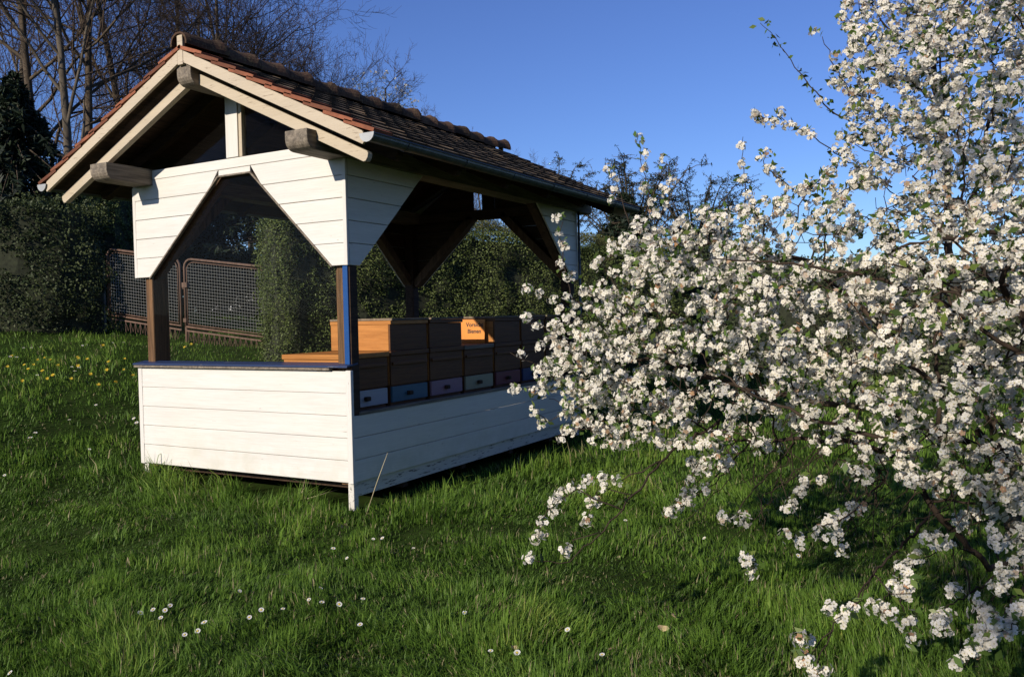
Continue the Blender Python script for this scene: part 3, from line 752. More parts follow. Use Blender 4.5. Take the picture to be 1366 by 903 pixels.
# ------------------------------------------------------------------ bare trees
def bare_tree(name, label, loc, H, seed, spread=.34, lean=(0, 0), levels=5, bark=BARK, group='bare trees beyond the hedge', trunk_r=None, dens=1.0):
    rng = random.Random(seed); t_ = thing(name, label, 'tree', loc, rng.uniform(0, 6), group)
    tr = MB(); tw = MB(); R0 = trunk_r or H * .011
    def rv(): v = np.array([rng.gauss(0, 1), rng.gauss(0, 1), rng.gauss(0, 1)]); return v / np.linalg.norm(v)
    def grow(p, d, ln, r, lev):
        n = 5 if lev < 2 else (4 if lev < 4 else 3); pts_ = [p]; dirs = [d]
        for k in range(n):
            up = np.array([0, 0, .085 if lev else .06]); d = d + rv() * (.07 if lev == 0 else .21) + up; d /= np.linalg.norm(d)
            p = p + d * ln / n; pts_.append(p); dirs.append(d)
        e = r * (.35 if lev == 0 else .5)
        rs = [r + (e - r) * k / n for k in range(n + 1)]
        (tr if lev < 2 else tw).tube(pts_, rs, 7 if lev < 2 else (4 if lev == 2 else 3), cap=False)
        if lev >= levels: return
        if lev == 0: nb = int(13 * dens); f0 = .25
        elif lev == 1: nb = int(7 * dens); f0 = .2
        elif lev == 2: nb = int(6 * dens); f0 = .15
        else: nb = 4; f0 = .15
        for b_ in range(nb):
            f_ = f0 + (1 - f0) * (b_ + rng.random()) / nb; k = min(n - 1, int(f_ * n)); q = f_ * n - k
            bp = pts_[k] * (1 - q) + pts_[k + 1] * q; dd = dirs[k + 1]
            s = rv(); s -= dd * np.dot(s, dd); s /= np.linalg.norm(s)
            a = rng.uniform(.5, 1.1) if lev == 0 else rng.uniform(.4, 1.05)
            nd = dd * cos(a) + s * sin(a)
            br = max(rs[k] * (.46 if lev == 0 else .58), .0075)
            bl = ln * ((spread * (1.25 - .75 * f_)) if lev == 0 else rng.uniform(.42, .62))
            grow(bp, nd, bl, br, lev + 1)
    d0 = np.array([lean[0], lean[1], 1.]); d0 /= np.linalg.norm(d0)
    grow(np.array([0, 0, -.3]), d0, H, R0, 0)
    tr.build('trunk', bark, t_, smooth=True); tw.build('crown', TWIG, t_, smooth=True)
    return t_
protos = []
def at_px(u, d):
    q = U(u, 430, d); return (q[0], q[1], float(GZ(q[0], q[1])))
bare_tree_specs = [(96, 27, 15.5, 'tall bare tree with a pale sunlit trunk behind the left roof edge', BARK_PALE, (.02, 0)),
                   (60, 30, 17, 'tall bare tree with many upright limbs right of the dark conifer', BARK, (0, 0)),
                   (196, 33, 17, 'bare tree whose crown fans out above the left roof slope', BARK, (.0, .0)),
                   (300, 38, 15.5, 'broad bare tree rising behind the roof peak', BARK, (0, 0))]
for i, (u, d, H, lb, bk, ln) in enumerate(bare_tree_specs):
    protos.append(bare_tree('bare_tree', lb, at_px(u, d), H, 40 + i, .36 + .03 * i, ln, 5 if i != 1 else 5, bk, dens=.85))
copies = [(14, 34, 1.05, 0, 'bare tree partly behind the conifer at the left picture edge'), (128, 31, 1.0, 1, 'slim bare tree just left of the lower roof edge'),
           (272, 50, 1.12, 1, 'distant bare tree between two nearer crowns above the apex'), (236, 41, 1.06, 0, 'bare tree directly behind the roof apex'),
          (345, 44, 1.0, 2, 'bare tree above the first ridge tiles'), (395, 46, .90, 3, 'bare tree with fine brown twigs above the mossy ridge'),
          (440, 46, .80, 0, 'smaller bare tree above the middle of the ridge'), (482, 48, .74, 2, 'small bare tree at the right end of the bare wood'),
          
          (560, 60, .8, 3, 'far bare tree hidden low behind the roof'), (652, 36, .41, 0, 'small bare tree seen through the gap under the far roof end'), (690, 60, .62, 1, 'far bare tree seen through the rear opening of the bee house')]
for j, (u, d, s, k, lb) in enumerate(copies):
    dup(protos[k], at_px(u, d), 1.1 + 2.3 * j, s, lb)

# ------------------------------------------------------------------ conifers and dark evergreens
def conifer(label, loc, H, R, n, seed, droop=.35, group=None, z0=.06, size=.13):
    rng = np.random.default_rng(seed); t_ = thing('conifer', label, 'tree', loc, 0, group)
    mb = MB(); mb.tube([(0, 0, -.2), (0, 0, H * .5), (0, 0, H)], [H * .016, H * .010, .01], 8); P = []; N = []
    nb = n // 60
    for k in range(nb):
        f_ = z0 + (1 - z0) * (k + rng.random()) / nb; a = rng.uniform(0, 2 * pi); rl = R * (1 - f_) ** .75 * rng.uniform(.65, 1.1) + .12
        x = np.linspace(0, 1, 6)
        bx = np.stack([np.cos(a) * x * rl, np.sin(a) * x * rl, f_ * H - droop * rl * x ** 1.5 + .12 * rl * x ** 3], 1)
        mb.tube(bx, [.022, .018, .014, .01, .007, .003], 4, cap=False)
        m_ = 60; u = rng.random(m_) ** .7; c0 = np.stack([np.interp(u, x, bx[:, i]) for i in range(3)], 1)
        lat = (rng.random(m_) - .5) * rl * .55 * (1.1 - u); c0[:, 0] += -np.sin(a) * lat; c0[:, 1] += np.cos(a) * lat; c0[:, 2] -= rng.random(m_) * .22 + np.abs(lat) * .3
        P.append(c0); N.append(rng.normal(size=(m_, 3)) + np.array([0, 0, .7]))
    P = np.concatenate(P); N = np.concatenate(N); N /= np.linalg.norm(N, axis=1)[:, None]
    leaf_mesh('crown', P, N, rng.uniform(.6, 1.4, len(P)) * size * 2, .22, NEEDLE, t_)
    mb.build('trunk', BARK, t_); return t_
conifer('dark conifer with drooping boughs at the left picture edge', at_px(28, 17.2), 5.0, 2.5, 12000, 3, .8)
conifer('tall black conifer behind the drooping one at the left edge', at_px(-70, 19.5), 9, 2.2, 12000, 4, .6)
conifer('dark evergreen tree rising over the left part of the gate', at_px(205, 23), 5.6, 2.2, 16000, 13, .3)
conifer('dark evergreen tree behind the middle of the gate', at_px(268, 24), 6.2, 2.0, 16000, 14, .3)
conifer('dark evergreen tree behind the left end of the clipped hedge', at_px(360, 23), 6.0, 2.3, 16000, 15, .3)
conifer('dark evergreen behind the right eave of the bee house', at_px(838, 22), 3.7, 1.9, 16000, 5, .2, size=.10)
conifer('big shade tree on the left of the lawn', (-16.6, -4.5, float(GZ(-16.6, -4.5))), 13.5, 3.4, 22000, 9, .3, size=.2)

def wispy(label, loc, H, R, seed, n=26):
    """feathery evergreen with long thin arching shoots"""
    rng = random.Random(seed); t_ = thing('wispy_tree', label, 'tree', loc, 0, 'feathery trees behind the right eave'); mb = MB(); P = []; N = []
    mb.tube([(0, 0, -.2), (0, 0, H * .45)], [.10, .05], 7)
    for k in range(n):
        a = rng.uniform(0, 2 * pi); z0 = H * rng.uniform(.1, .45); out = R * rng.uniform(.3, 1.05); top = H * rng.uniform(.62, 1.0)
        pts_ = []
        for j in range(9):
            f_ = j / 8; pts_.append(np.array([cos(a) * out * f_ ** 1.1, sin(a) * out * f_ ** 1.1, z0 + (top - z0) * (1 - (1 - f_) ** 1.7) - .10 * H * max(0, f_ - .75) * 2]))
        mb.tube(pts_, [.03 * (1 - f) + .006 for f in np.linspace(0, 1, 9)], 4, cap=False)
        for j in range(2, 8):
            for s in range(5):
                q = pts_[j] + (pts_[j + 1] - pts_[j]) * rng.random(); dd = np.array([rng.gauss(0, 1), rng.gauss(0, 1), rng.gauss(.1, .6)]); dd /= np.linalg.norm(dd); ln = rng.uniform(.2, .55)
                e = q + dd * ln; mb.tube([q, (q + e) / 2 + np.array([0, 0, .03]), e], [.009, .007, .004], 3, cap=False)
                for i in range(9):
                    P.append(q + (e - q) * rng.random() + np.array([rng.gauss(0, .03) for _ in range(3)])); N.append([rng.gauss(0, 1) for _ in range(3)])
    P = np.array(P); N = np.array(N); N /= np.linalg.norm(N, axis=1)[:, None]
    leaf_mesh('crown', P, N, .10, .25, NEEDLE, t_); mb.build('trunk', BARK, t_, smooth=True); return t_
wisp = wispy('feathery dark tree rising above the right end of the eave', at_px(845, 24), 4.9, 2.2, 21, 34)
wispy('feathery dark tree between the eave and the blossom', at_px(930, 25), 4.5, 1.9, 22, 26)
wispy('low feathery tree peeping over the far roof verge', at_px(745, 30), 5.6, 2.0, 23, 22)
# pale blossoming tree beyond the ridge
pt = bare_tree('flowering_tree', 'pale early flowering tree beyond the ridge, right of the bare trees', at_px(512, 40), 11.2, 77, .34, (.0, .0), 4, BARK, None, dens=.9)
pv = rand_unit(900) * (RNG.random(900) ** .33)[:, None] * np.array([2.2, 2.2, 2.6]) + np.array([0, 0, 8.9])
leaf_mesh('blossom', pv, rand_unit(900), .16, .8, BLOSSOM, pt, RNG.uniform(.1, .6, 900))
# trees round the garden: their shade dapples the right of the lawn
for (x, y, k, s_, rz, lb) in ((5.6, -12.0, 2, .62, 1.0, 'bare tree behind the viewpoint whose twigs dapple the blossom'), (8.0, -11.0, 3, .66, 2.2, 'broad bare tree right behind the viewpoint')):
    dup(protos[k], (x, y, float(GZ(x, y))), rz, s_, lb, 'bare trees behind the viewpoint')
dup(wisp, (6.1, -9.8, float(GZ(6.1, -9.8))), 4.0, 1.5, 'second feathery tree behind the viewpoint, right of the first', 'feathery trees behind the viewpoint')
dup(wisp, (4.9, -10.9, float(GZ(4.9, -10.9))), 1.3, 1.5, 'tall feathery tree behind the viewpoint that shades the right of the lawn', 'feathery trees behind the viewpoint')
for j, (x, y, H, R_) in enumerate(((13, 3.5, 8.5, 3.0), (14.5, 8.5, 9, 3.2), (15.5, -2, 9, 3.2))):  # unseen conifers, added to cut sky light on the side wall
    conifer(['added dark conifer unseen beyond the right picture edge', 'added tall conifer unseen farther back beyond the right picture edge', 'added wide conifer unseen nearest beyond the right picture edge'][j], (x, y, float(GZ(x, y))), H, R_, 12000, 50 + j, .3, 'added conifers right of the picture', size=.2)
# house far behind the gate
hq = at_px(318, 130)
FH = thing('village_house', 'distant white house with a red roof glimpsed through the arched window', 'house', hq, .5)
part('wall', mat_plain('far_render', (.55, .54, .52), .9, .1), lambda q: q.prism([(-4, -3, 0), (4, -3, 0), (4, -3, 5.2), (0, -3, 8.2), (-4, -3, 5.2)], (0, 7, 0)), FH, 0)
part('roof', mat_plain('far_red_roof', (.30, .09, .06), .9, .2), lambda q: (q.prism([(-4.4, -3.3, 5.0), (0, -3.3, 8.4), (0, -3.3, 8.2), (-4.4, -3.3, 4.8)], (0, 7.6, 0)), q.prism([(4.4, -3.3, 5.0), (0, -3.3, 8.4), (0, -3.3, 8.2), (4.4, -3.3, 4.8)], (0, 7.6, 0))), FH, 0)
for xw in (-2, 1): part('window', mat_plain('far_window', (.05, .06, .08), .2, .1), lambda q: q.box(xw, xw + 1.1, -3.04, -2.98, 2.6, 4.0), FH, 0)

# ------------------------------------------------------------------ blossom tree
def in_poly(pts_, poly):
    x, y = pts_[:, 0], pts_[:, 1]; c_ = np.zeros(len(x), bool); n = len(poly); j = n - 1
    for i in range(n):
        xi, yi = poly[i]; xj, yj = poly[j]
        k = ((yi > y) != (yj > y)) & (x < (xj - xi) * (y - yi) / (yj - yi + 1e-9) + xi); c_ ^= k; j = i
    return c_
def poly_dist(pts_, poly):
    d = np.full(len(pts_), 1e9); n = len(poly)
    for i in range(n):
        a = np.array(poly[i], float); b_ = np.array(poly[(i + 1) % n], float); ab = b_ - a
        t_ = np.clip(((pts_ - a) @ ab) / (ab @ ab), 0, 1); d = np.minimum(d, np.linalg.norm(pts_ - (a + t_[:, None] * ab), axis=1))
    return d
MASS = [(1135, -60), (1118, 20), (1128, 60), (1098, 110), (1128, 150), (1110, 205), (1055, 255), (985, 275), (940, 262), (905, 300), (870, 275), (815, 320), (785, 330), (800, 365),
        (770, 420), (715, 455), (712, 530), (770, 560), (800, 600), (870, 590), (930, 640), (1010, 615), (1090, 600), (1180, 630), (1260, 665), (1366, 700), (1560, 740), (1720, 500), (1720, 100), (1500, -160), (1300, -160)]
def uv_depth(uv):
    u, v = uv[:, 0], uv[:, 1]
    c_ = 4.75 - .9 * np.clip((u - 700) / 660, 0, 1.3) + .75 * np.clip((330 - v) / 330, 0, 1.5) - .35 * np.clip((v - 420) / 200, 0, 1.2)
    return c_
def sample_mass(n, seed):
    r = np.random.default_rng(seed); out = []
    while sum(len(o) for o in out) < n:
        q = np.stack([r.uniform(690, 1720, 4000), r.uniform(-160, 700, 4000)], 1); q = q[in_poly(q, MASS)]
        out.append(q)
    q = np.concatenate(out)[:n]
    dd = poly_dist(q, MASS); half = .12 + .95 * np.clip(dd / 230, 0, 1) ** .7
    dep = uv_depth(q) + r.uniform(-1, 1, n) * half
    return np.stack([U(a, b_, c_) for (a, b_), c_ in zip(q, dep)])
ATT = sample_mass(9000, 5)
# trunk and main limbs
TB = U(1392, 790, 4.55); TB[2] = float(GZ(TB[0], TB[1]))
nodes = []; par = []
def chain(pts_, parent, step=.08):
    p0 = nodes[parent] if parent is not None else np.array(pts_[0]); seq = [p0] + [np.array(q) for q in (pts_ if parent is not None else pts_[1:])]
    if parent is None: nodes.append(p0); par.append(-1); parent = 0
    cur = parent; rr = np.random.default_rng(len(nodes))
    for a, b_ in zip(seq[:-1], seq[1:]):
        n = max(1, int(np.linalg.norm(b_ - a) / step))
        for k in range(1, n + 1):
            nodes.append(a + (b_ - a) * k / n + rr.normal(0, .007, 3)); par.append(cur); cur = len(nodes) - 1
    return cur
t1 = chain([TB, U(1352, 700, 4.5), U(1345, 610, 4.45)], None)
t2 = chain([U(1290, 480, 4.4), U(1265, 330, 4.5), U(1262, 200, 4.7), U(1240, 60, 4.9)], t1)
t3 = chain([U(1250, 520, 4.3), U(1170, 430, 4.35), U(1080, 350, 4.5), U(985, 330, 4.7)], t1)
t4 = chain([U(1240, 570, 4.25), U(1130, 540, 4.3), U(1000, 520, 4.4), U(880, 480, 4.6)], t1)
t5 = chain([U(1400, 500, 4.2), U(1440, 300, 4.2), U(1420, 100, 4.4)], t1)
t6 = chain([U(1390, 560, 4.0), U(1400, 480, 3.6), U(1330, 380, 3.4)], t1)
# low leaning limb with lichen
kb = int(np.argmin(np.linalg.norm(np.array(nodes) - U(1372, 745, 4.5), axis=1)))
t7 = chain([U(1320, 760, 4.2), U(1275, 710, 3.95), U(1238, 670, 3.9), U(1200, 610, 3.95), U(1120, 585, 4.0), U(1010, 590, 4.1)], kb)
t8 = chain([U(1300, 250, 4.6), U(1330, 120, 4.7)], int(np.argmin(np.linalg.norm(np.array(nodes) - U(1275, 400, 4.45), axis=1))))
NG = len(nodes)
# space colonisation
D = .06; KILL = .075; INF = .75
A = ATT.copy(); N0 = np.array(nodes)
best = np.full(len(A), 1e9); bi = np.zeros(len(A), int)
def upd(idx):
    global best, bi
    Q = np.array([nodes[i] for i in idx]); dd = np.linalg.norm(A[:, None] - Q[None], axis=2); k = dd.argmin(1); v = dd[np.arange(len(A)), k]
    s = v < best; best[s] = v[s]; bi[s] = np.array(idx)[k[s]]
upd(list(range(0, NG)))
alive = best > KILL; rs_ = np.random.default_rng(3)
for it in range(160):
    act = alive & (best < (INF if it < 60 else 3))
    if not act.any(): break
    new = []
    for i in np.unique(bi[act]):
        k = act & (bi == i); v = A[k] - nodes[i]; v /= np.linalg.norm(v, axis=1)[:, None] + 1e-9
        d = v.mean(0) + rs_.normal(0, .12, 3); l = np.linalg.norm(d)
        if l < .05: continue
        nodes.append(nodes[i] + d / l * D); par.append(i); new.append(len(nodes) - 1)
    if not new or len(nodes) > 16000: break
    upd(new); alive &= best > KILL
NS = len(nodes); NP = np.array(nodes); PA = np.array(par)
# extra explicit shoots that make the outline: (pixel polyline with depth, bloom positions 0..1)
CL = []                                                  # bloom clusters: (pos, size, n)
CT = thing('blossom_tree', 'old cherry tree covered in white blossom with low lichened limb, filling the right side', 'tree', tuple(TB))
def shoot(px, r0=.007, r1=.0018, bloom=(0, 1), dens=1.0, leaf=0, jit=.018):
    P = [U(*q) for q in px]; Q = [P[0]]
    for a, b_ in zip(P[:-1], P[1:]):
        n = max(2, int(np.linalg.norm(b_ - a) / .042))
        for k in range(1, n + 1): Q.append(a + (b_ - a) * k / n + RNG.normal(0, .006, 3))
    sh = MB(); sh.tube([q - TB for q in Q], [r0 + (r1 - r0) * k / (len(Q) - 1) for k in range(len(Q))], 5); sh.build('shoot', CHERRYTWIG, CT, smooth=True)
    for k, q in enumerate(Q):
        f_ = k / (len(Q) - 1)
        if bloom and bloom[0] <= f_ <= bloom[1] and RNG.random() < dens:
            CL.append((q + RNG.normal(0, jit, 3), 1, 6))
        elif leaf and RNG.random() < leaf: CL.append((q, -1, 2))
    return Q
shoot([(1170, 190, 5.0), (1100, 140, 5.0), (1062, 90, 5.0), (1040, 62, 5.0), (1014, 28, 5.0)], .006, .0015, (.42, .52), .8, .9)
shoot([(1190, 250, 5.0), (1130, 215, 5.0), (1075, 178, 5.0), (1040, 160, 5.0), (1002, 155, 5.0)], .005, .002, (.3, 1), .9)
shoot([(1130, 120, 5.1), (1105, 70, 5.1), (1095, 50, 5.1)], .005, .002, (.3, 1), .7)
shoot([(1150, 70, 5.2), (1125, 20, 5.2), (1135, -20, 5.2)], .006, .002)
shoot([(995, 330, 4.8), (993, 260, 4.8), (990, 215, 4.8), (992, 185, 4.8)], .005, .0015, (.25, 1), .85)
shoot([(1060, 255, 4.8), (1020, 225, 4.8), (1022, 205, 4.8)], .005, .002)
shoot([(880, 330, 4.9), (868, 270, 4.9), (856, 225, 4.9), (850, 190, 4.9)], .005, .0015, (.3, 1), .75)
shoot([(890, 290, 4.9), (895, 240, 4.9), (890, 215, 4.9)], .004, .0015, (.2, 1), .7)
shoot([(840, 300, 4.9), (825, 250, 4.9), (812, 222, 4.9)], .004, .0015, (.4, 1), .7)
shoot([(905, 420, 4.5), (840, 405, 4.5), (800, 400, 4.6), (775, 385, 4.7)], .006, .002, (.1, 1), 1)
shoot([(900, 350, 4.6), (850, 330, 4.7), (815, 325, 4.7)], .006, .002, (.1, 1), 1)
shoot([(900, 470, 4.3), (820, 470, 4.4), (750, 465, 4.5)], .006, .002, (.1, 1), 1)
shoot([(920, 540, 4.2), (840, 530, 4.3), (770, 535, 4.4)], .006, .002, (.1, 1), 1)
shoot([(800, 420, 4.9), (760, 395, 4.9), (752, 345, 4.9), (748, 295, 4.9)], .005, .0018, (0, 1), .75)
shoot([(775, 430, 4.8), (735, 400, 4.8), (712, 385, 4.8)], .004, .0015, (.1, 1), .9)
shoot([(800, 440, 4.7), (740, 440, 4.7), (695, 430, 4.7)], .005, .002, (0, 1), 1)
shoot([(740, 500, 4.6), (700, 480, 4.6), (680, 470, 4.6)], .004, .0015, (.3, 1), .8)
shoot([(800, 500, 4.6), (740, 520, 4.6), (685, 515, 4.6)], .005, .002, (0, 1), 1)
shoot([(800, 530, 4.5), (735, 560, 4.5), (705, 545, 4.5)], .004, .0015, (.2, 1), .8)
shoot([(850, 560, 4.5), (790, 570, 4.5), (745, 580, 4.5)], .005, .002, (.1, 1), .9)
shoot([(960, 560, 4.2), (880, 615, 4.0), (830, 680, 3.85), (760, 750, 3.75), (692, 745, 3.7)], .008, .0015, (.88, 1), .3, .12)
shoot([(880, 615, 4.0), (830, 640, 4.0), (790, 640, 4.0), (750, 655, 4.0)], .004, .0015, (.45, 1), 1)
shoot([(845, 660, 3.95), (800, 650, 3.95), (785, 690, 3.9)], .003, .0015, (.4, 1), .9)
shoot([(830, 680, 3.85), (770, 655, 3.85), (728, 680, 3.85), (716, 725, 3.85)], .004, .0015, (.55, 1), 1)
shoot([(800, 710, 3.8), (765, 720, 3.8), (752, 735, 3.8)], .003, .0015, (.5, 1), .7)
shoot([(960, 560, 4.2), (920, 640, 4.05), (890, 690, 4.0)], .006, .0015, (.55, 1), .8)
shoot([(1000, 590, 4.1), (940, 650, 4.0), (905, 680, 3.95)], .005, .0015, (.5, 1), .6)
shoot([(1060, 590, 4.0), (1010, 650, 3.9), (975, 690, 3.85), (990, 695, 3.8)], .005, .0015, (.7, 1), .9)
shoot([(1100, 580, 3.9), (1070, 640, 3.75), (1052, 680, 3.7)], .004, .0015, (.7, 1), 1)
shoot([(1180, 640, 3.6), (1130, 690, 3.5), (1075, 715, 3.45), (1040, 712, 3.4)], .005, .0015, (.35, 1), .5)
shoot([(1180, 640, 3.6), (1150, 640, 3.5), (1120, 610, 3.5), (1175, 650, 3.5)], .004, .0015, (.5, 1), .6)
shoot([(1238, 690, 3.85), (1200, 730, 3.5), (1165, 765, 3.3), (1110, 840, 3.1), (1075, 880, 3.0), (1062, 860, 2.95)], .008, .0015, (.93, 1), 1, .06)
shoot([(1165, 765, 3.3), (1185, 790, 3.15), (1210, 790, 3.05)], .003, .0015, (.3, 1), 1)
shoot([(1165, 765, 3.3), (1140, 810, 3.1), (1108, 830, 3.0)], .003, .0015, (.5, 1), 1)
shoot([(1110, 840, 3.1), (1090, 880, 2.95), (1100, 898, 2.9)], .003, .0015, (.5, 1), .8)
shoot([(1300, 740, 3.9), (1270, 720, 3.5), (1243, 718, 3.3)], .004, .0015, (.8, 1), 1)
shoot([(1340, 760, 3.6), (1260, 810, 3.2), (1240, 842, 3.05), (1262, 840, 3.0)], .005, .0015, (.75, 1), 1)
shoot([(1366, 780, 3.4), (1320, 850, 2.95), (1285, 885, 2.85)], .005, .0015, (.55, 1), 1)
shoot([(1380, 790, 3.2), (1345, 835, 2.9), (1318, 850, 2.85)], .004, .0015, (.5, 1), 1)
shoot([(1390, 700, 3.6), (1350, 720, 3.3), (1325, 725, 3.2)], .004, .0015, (.4, 1), 1)
shoot([(1390, 740, 3.5), (1350, 755, 3.25), (1332, 750, 3.2)], .004, .0015, (.5, 1), .9)
shoot([(1400, 640, 3.6), (1366, 650, 3.4), (1345, 670, 3.3)], .004, .0015, (.4, 1), 1)
shoot([(1260, 640, 3.7), (1240, 640, 3.4), (1225, 650, 3.3)], .004, .0015, (.4, 1), 1)
shoot([(1005, 760, 3.5), (1000, 748, 3.5), (996, 744, 3.5)], .002, .001, (0, 1), .7)
# stout dark branches on the near side of the crown
for px in ([(1300, 420, 3.5), (1150, 365, 3.55), (1040, 350, 3.7), (955, 347, 3.9)], [(1380, 300, 3.4), (1200, 330, 3.45), (1100, 385, 3.55)], [(1290, 540, 3.5), (1190, 470, 3.5), (1130, 400, 3.6)],
           [(1255, 590, 3.55), (1248, 450, 3.5), (1262, 330, 3.6)], [(1360, 470, 3.3), (1290, 430, 3.3), (1215, 340, 3.45)], [(1210, 590, 3.6), (1090, 560, 3.6), (990, 520, 3.8), (930, 470, 4.0)]):
    shoot(px, .011, .003, (0, 1), .07)
# loose sprays filling the lower right edge
for k in range(11):
    u = RNG.uniform(1060, 1390); v = RNG.uniform(600, 840); d = 3.9 - .9 * (v - 600) / 260; du = RNG.uniform(-70, 20); dv = RNG.uniform(20, 60)
    shoot([(u - du * .9, v - dv * 1.2, d + .25), (u, v, d), (u + du * .5, v + dv * .3, d - .1)], .0038, .0014, (.72, 1), .8)
# bare hanging twigs below the crown
for k in range(46):
    u = RNG.uniform(930, 1330); v = RNG.uniform(560, 640); d = 4.2 - .5 * (u - 930) / 400
    shoot([(u, v, d), (u - RNG.uniform(-30, 50), v + RNG.uniform(20, 50), d - .1), (u - RNG.uniform(-40, 90), v + RNG.uniform(50, 120), d - .25)], .0032, .001, None)
# radii
rad = np.zeros(NS); kids = [[] for _ in range(NS)]
for i in range(NS):
    if PA[i] >= 0: kids[PA[i]].append(i)
for i in range(NS - 1, -1, -1):
    rad[i] = .0017 if not kids[i] else sum(rad[k] ** 2.35 for k in kids[i]) ** (1 / 2.35)
rad = np.clip(rad * 1.0, .0017, .075)
def seg_mesh(name, sel, mat, n):
    i = np.array(sel); a = NP[PA[i]]; b_ = NP[i]; d = b_ - a; ln = np.linalg.norm(d, axis=1)[:, None]; d = d / (ln + 1e-9)
    a = a - d * .006; x, y = frame_from(d); V = []
    ra = np.minimum(rad[PA[i]], rad[i] * 1.5)
    for base_, r in ((a, ra), (b_, rad[i])):
        for k in range(n): V.append(base_ + (x * cos(2 * pi * k / n) + y * sin(2 * pi * k / n)) * r[:, None])
    V = np.stack(V, 1); o = (np.arange(len(i)) * 2 * n)[:, None]
    F = np.concatenate([o + np.array([[k, (k + 1) % n, n + (k + 1) % n, n + k]]) for k in range(n)])
    return mesh_np(name, V.reshape(-1, 3) - TB, F, mat, CT, smooth=True)
idx = np.arange(1, NS)
seg_mesh('trunk', idx[rad[1:] > .016], CHERRYBARK, 10)
seg_mesh('twigs', idx[rad[1:] <= .016], CHERRYTWIG, 5)
# bloom clusters on thin twigs
AXIS = [U(1345, 640, 4.4), U(1290, 480, 4.3), U(1265, 330, 4.4), U(1250, 560, 4.2), U(1160, 440, 4.25), U(1150, 560, 4.15), U(1390, 520, 4.0)]
CLN = vnoise(NP[:, 0] * 1.0 + NP[:, 2] * .8, NP[:, 1] + NP[:, 2] * .7, 3.2, 77)
for i in range(NG, NS):
    if CLN[i] < .34 and RNG.random() < .6: continue
    dtr = min(np.linalg.norm(NP[i] - q) for q in AXIS)     # the shaded inside of the crown blooms less
    if RNG.random() < .40 * np.clip(1.3 - dtr / .8, 0, 1): continue
    if rad[i] < .0058 and RNG.random() < (.80 if kids[i] else .97): CL.append((NP[i] + RNG.normal(0, .010, 3), 1, 6))
FP, FN, FV, LP, LN, LV = [], [], [], [], [], []
for (c0, s, n) in CL:
    n = int(RNG.integers(10, 21)) if s > 0 else 0
    tone = RNG.normal(0, .12)
    if n:
        dv = rand_unit(n) + np.array([-.15, -.40, .28]); dv /= np.linalg.norm(dv, axis=1)[:, None]
        rr = RNG.uniform(.012, .036, n)[:, None]
        FP.append(c0 + dv * rr); nn = dv + RNG.normal(0, .35, (n, 3)); FN.append(nn / np.linalg.norm(nn, axis=1)[:, None])
        v = np.clip(RNG.normal(.62 + tone, .16, n), .1, 1); v[RNG.random(n) < .045] = RNG.uniform(0, .09); FV.append(v)
    nl = RNG.integers(1, 7) if s > 0 else RNG.integers(2, 6)
    if nl:
        dv = rand_unit(nl) + np.array([0, 0, .4]); dv /= np.linalg.norm(dv, axis=1)[:, None]
        LP.append(c0 + dv * RNG.uniform(.02, .05, nl)[:, None]); LN.append(rand_unit(nl)); LV.append(RNG.random(nl))
FP = np.concatenate(FP); FN = np.concatenate(FN); FV = np.concatenate(FV); nF = len(FP)
a, b_ = frame_from(FN); R_ = RNG.uniform(.0095, .0142, nF)[:, None]; cup = RNG.uniform(.05, .5, nF)[:, None]; ph = RNG.uniform(0, 2 * pi, nF)
VV = []
for k in range(5):
    an = ph + 2 * pi * k / 5 + RNG.normal(0, .09, nF); r = a * np.cos(an)[:, None] + b_ * np.sin(an)[:, None]; tt = np.cross(FN, r)
    for (rr, tg, up) in ((.06, 0, 0), (.5, .40, .32), (.88, .34, .42), (1.03, 0, .38), (.88, -.34, .42), (.5, -.40, .32)):
        VV.append(FP + (r * rr + tt * tg) * R_ + FN * R_ * cup * up)
V5 = np.stack(VV, 1).reshape(-1, 3); F6 = np.arange(len(V5)).reshape(-1, 6)
bl = mesh_np('blossoms', V5 - TB, F6, BLOSSOM, CT, np.repeat(FV, 30))
cv = np.stack([FP + FN * R_ * .2 + a * R_ * .22, FP + FN * R_ * .2 - a * R_ * .12 + b_ * R_ * .2, FP + FN * R_ * .2 - a * R_ * .12 - b_ * R_ * .2], 1).reshape(-1, 3)
mesh_np('flower_centres', cv - TB, np.arange(len(cv)).reshape(-1, 3), STAMEN, bl)
LP = np.concatenate(LP); LN = np.concatenate(LN); LV = np.concatenate(LV)
leaf_mesh('leaves', LP - TB, LN, RNG.uniform(.026, .055, len(LP)), .5, CHERRYLEAF, CT, LV)
print('cherry nodes', NS, 'clusters', len(CL), 'flowers', nF)

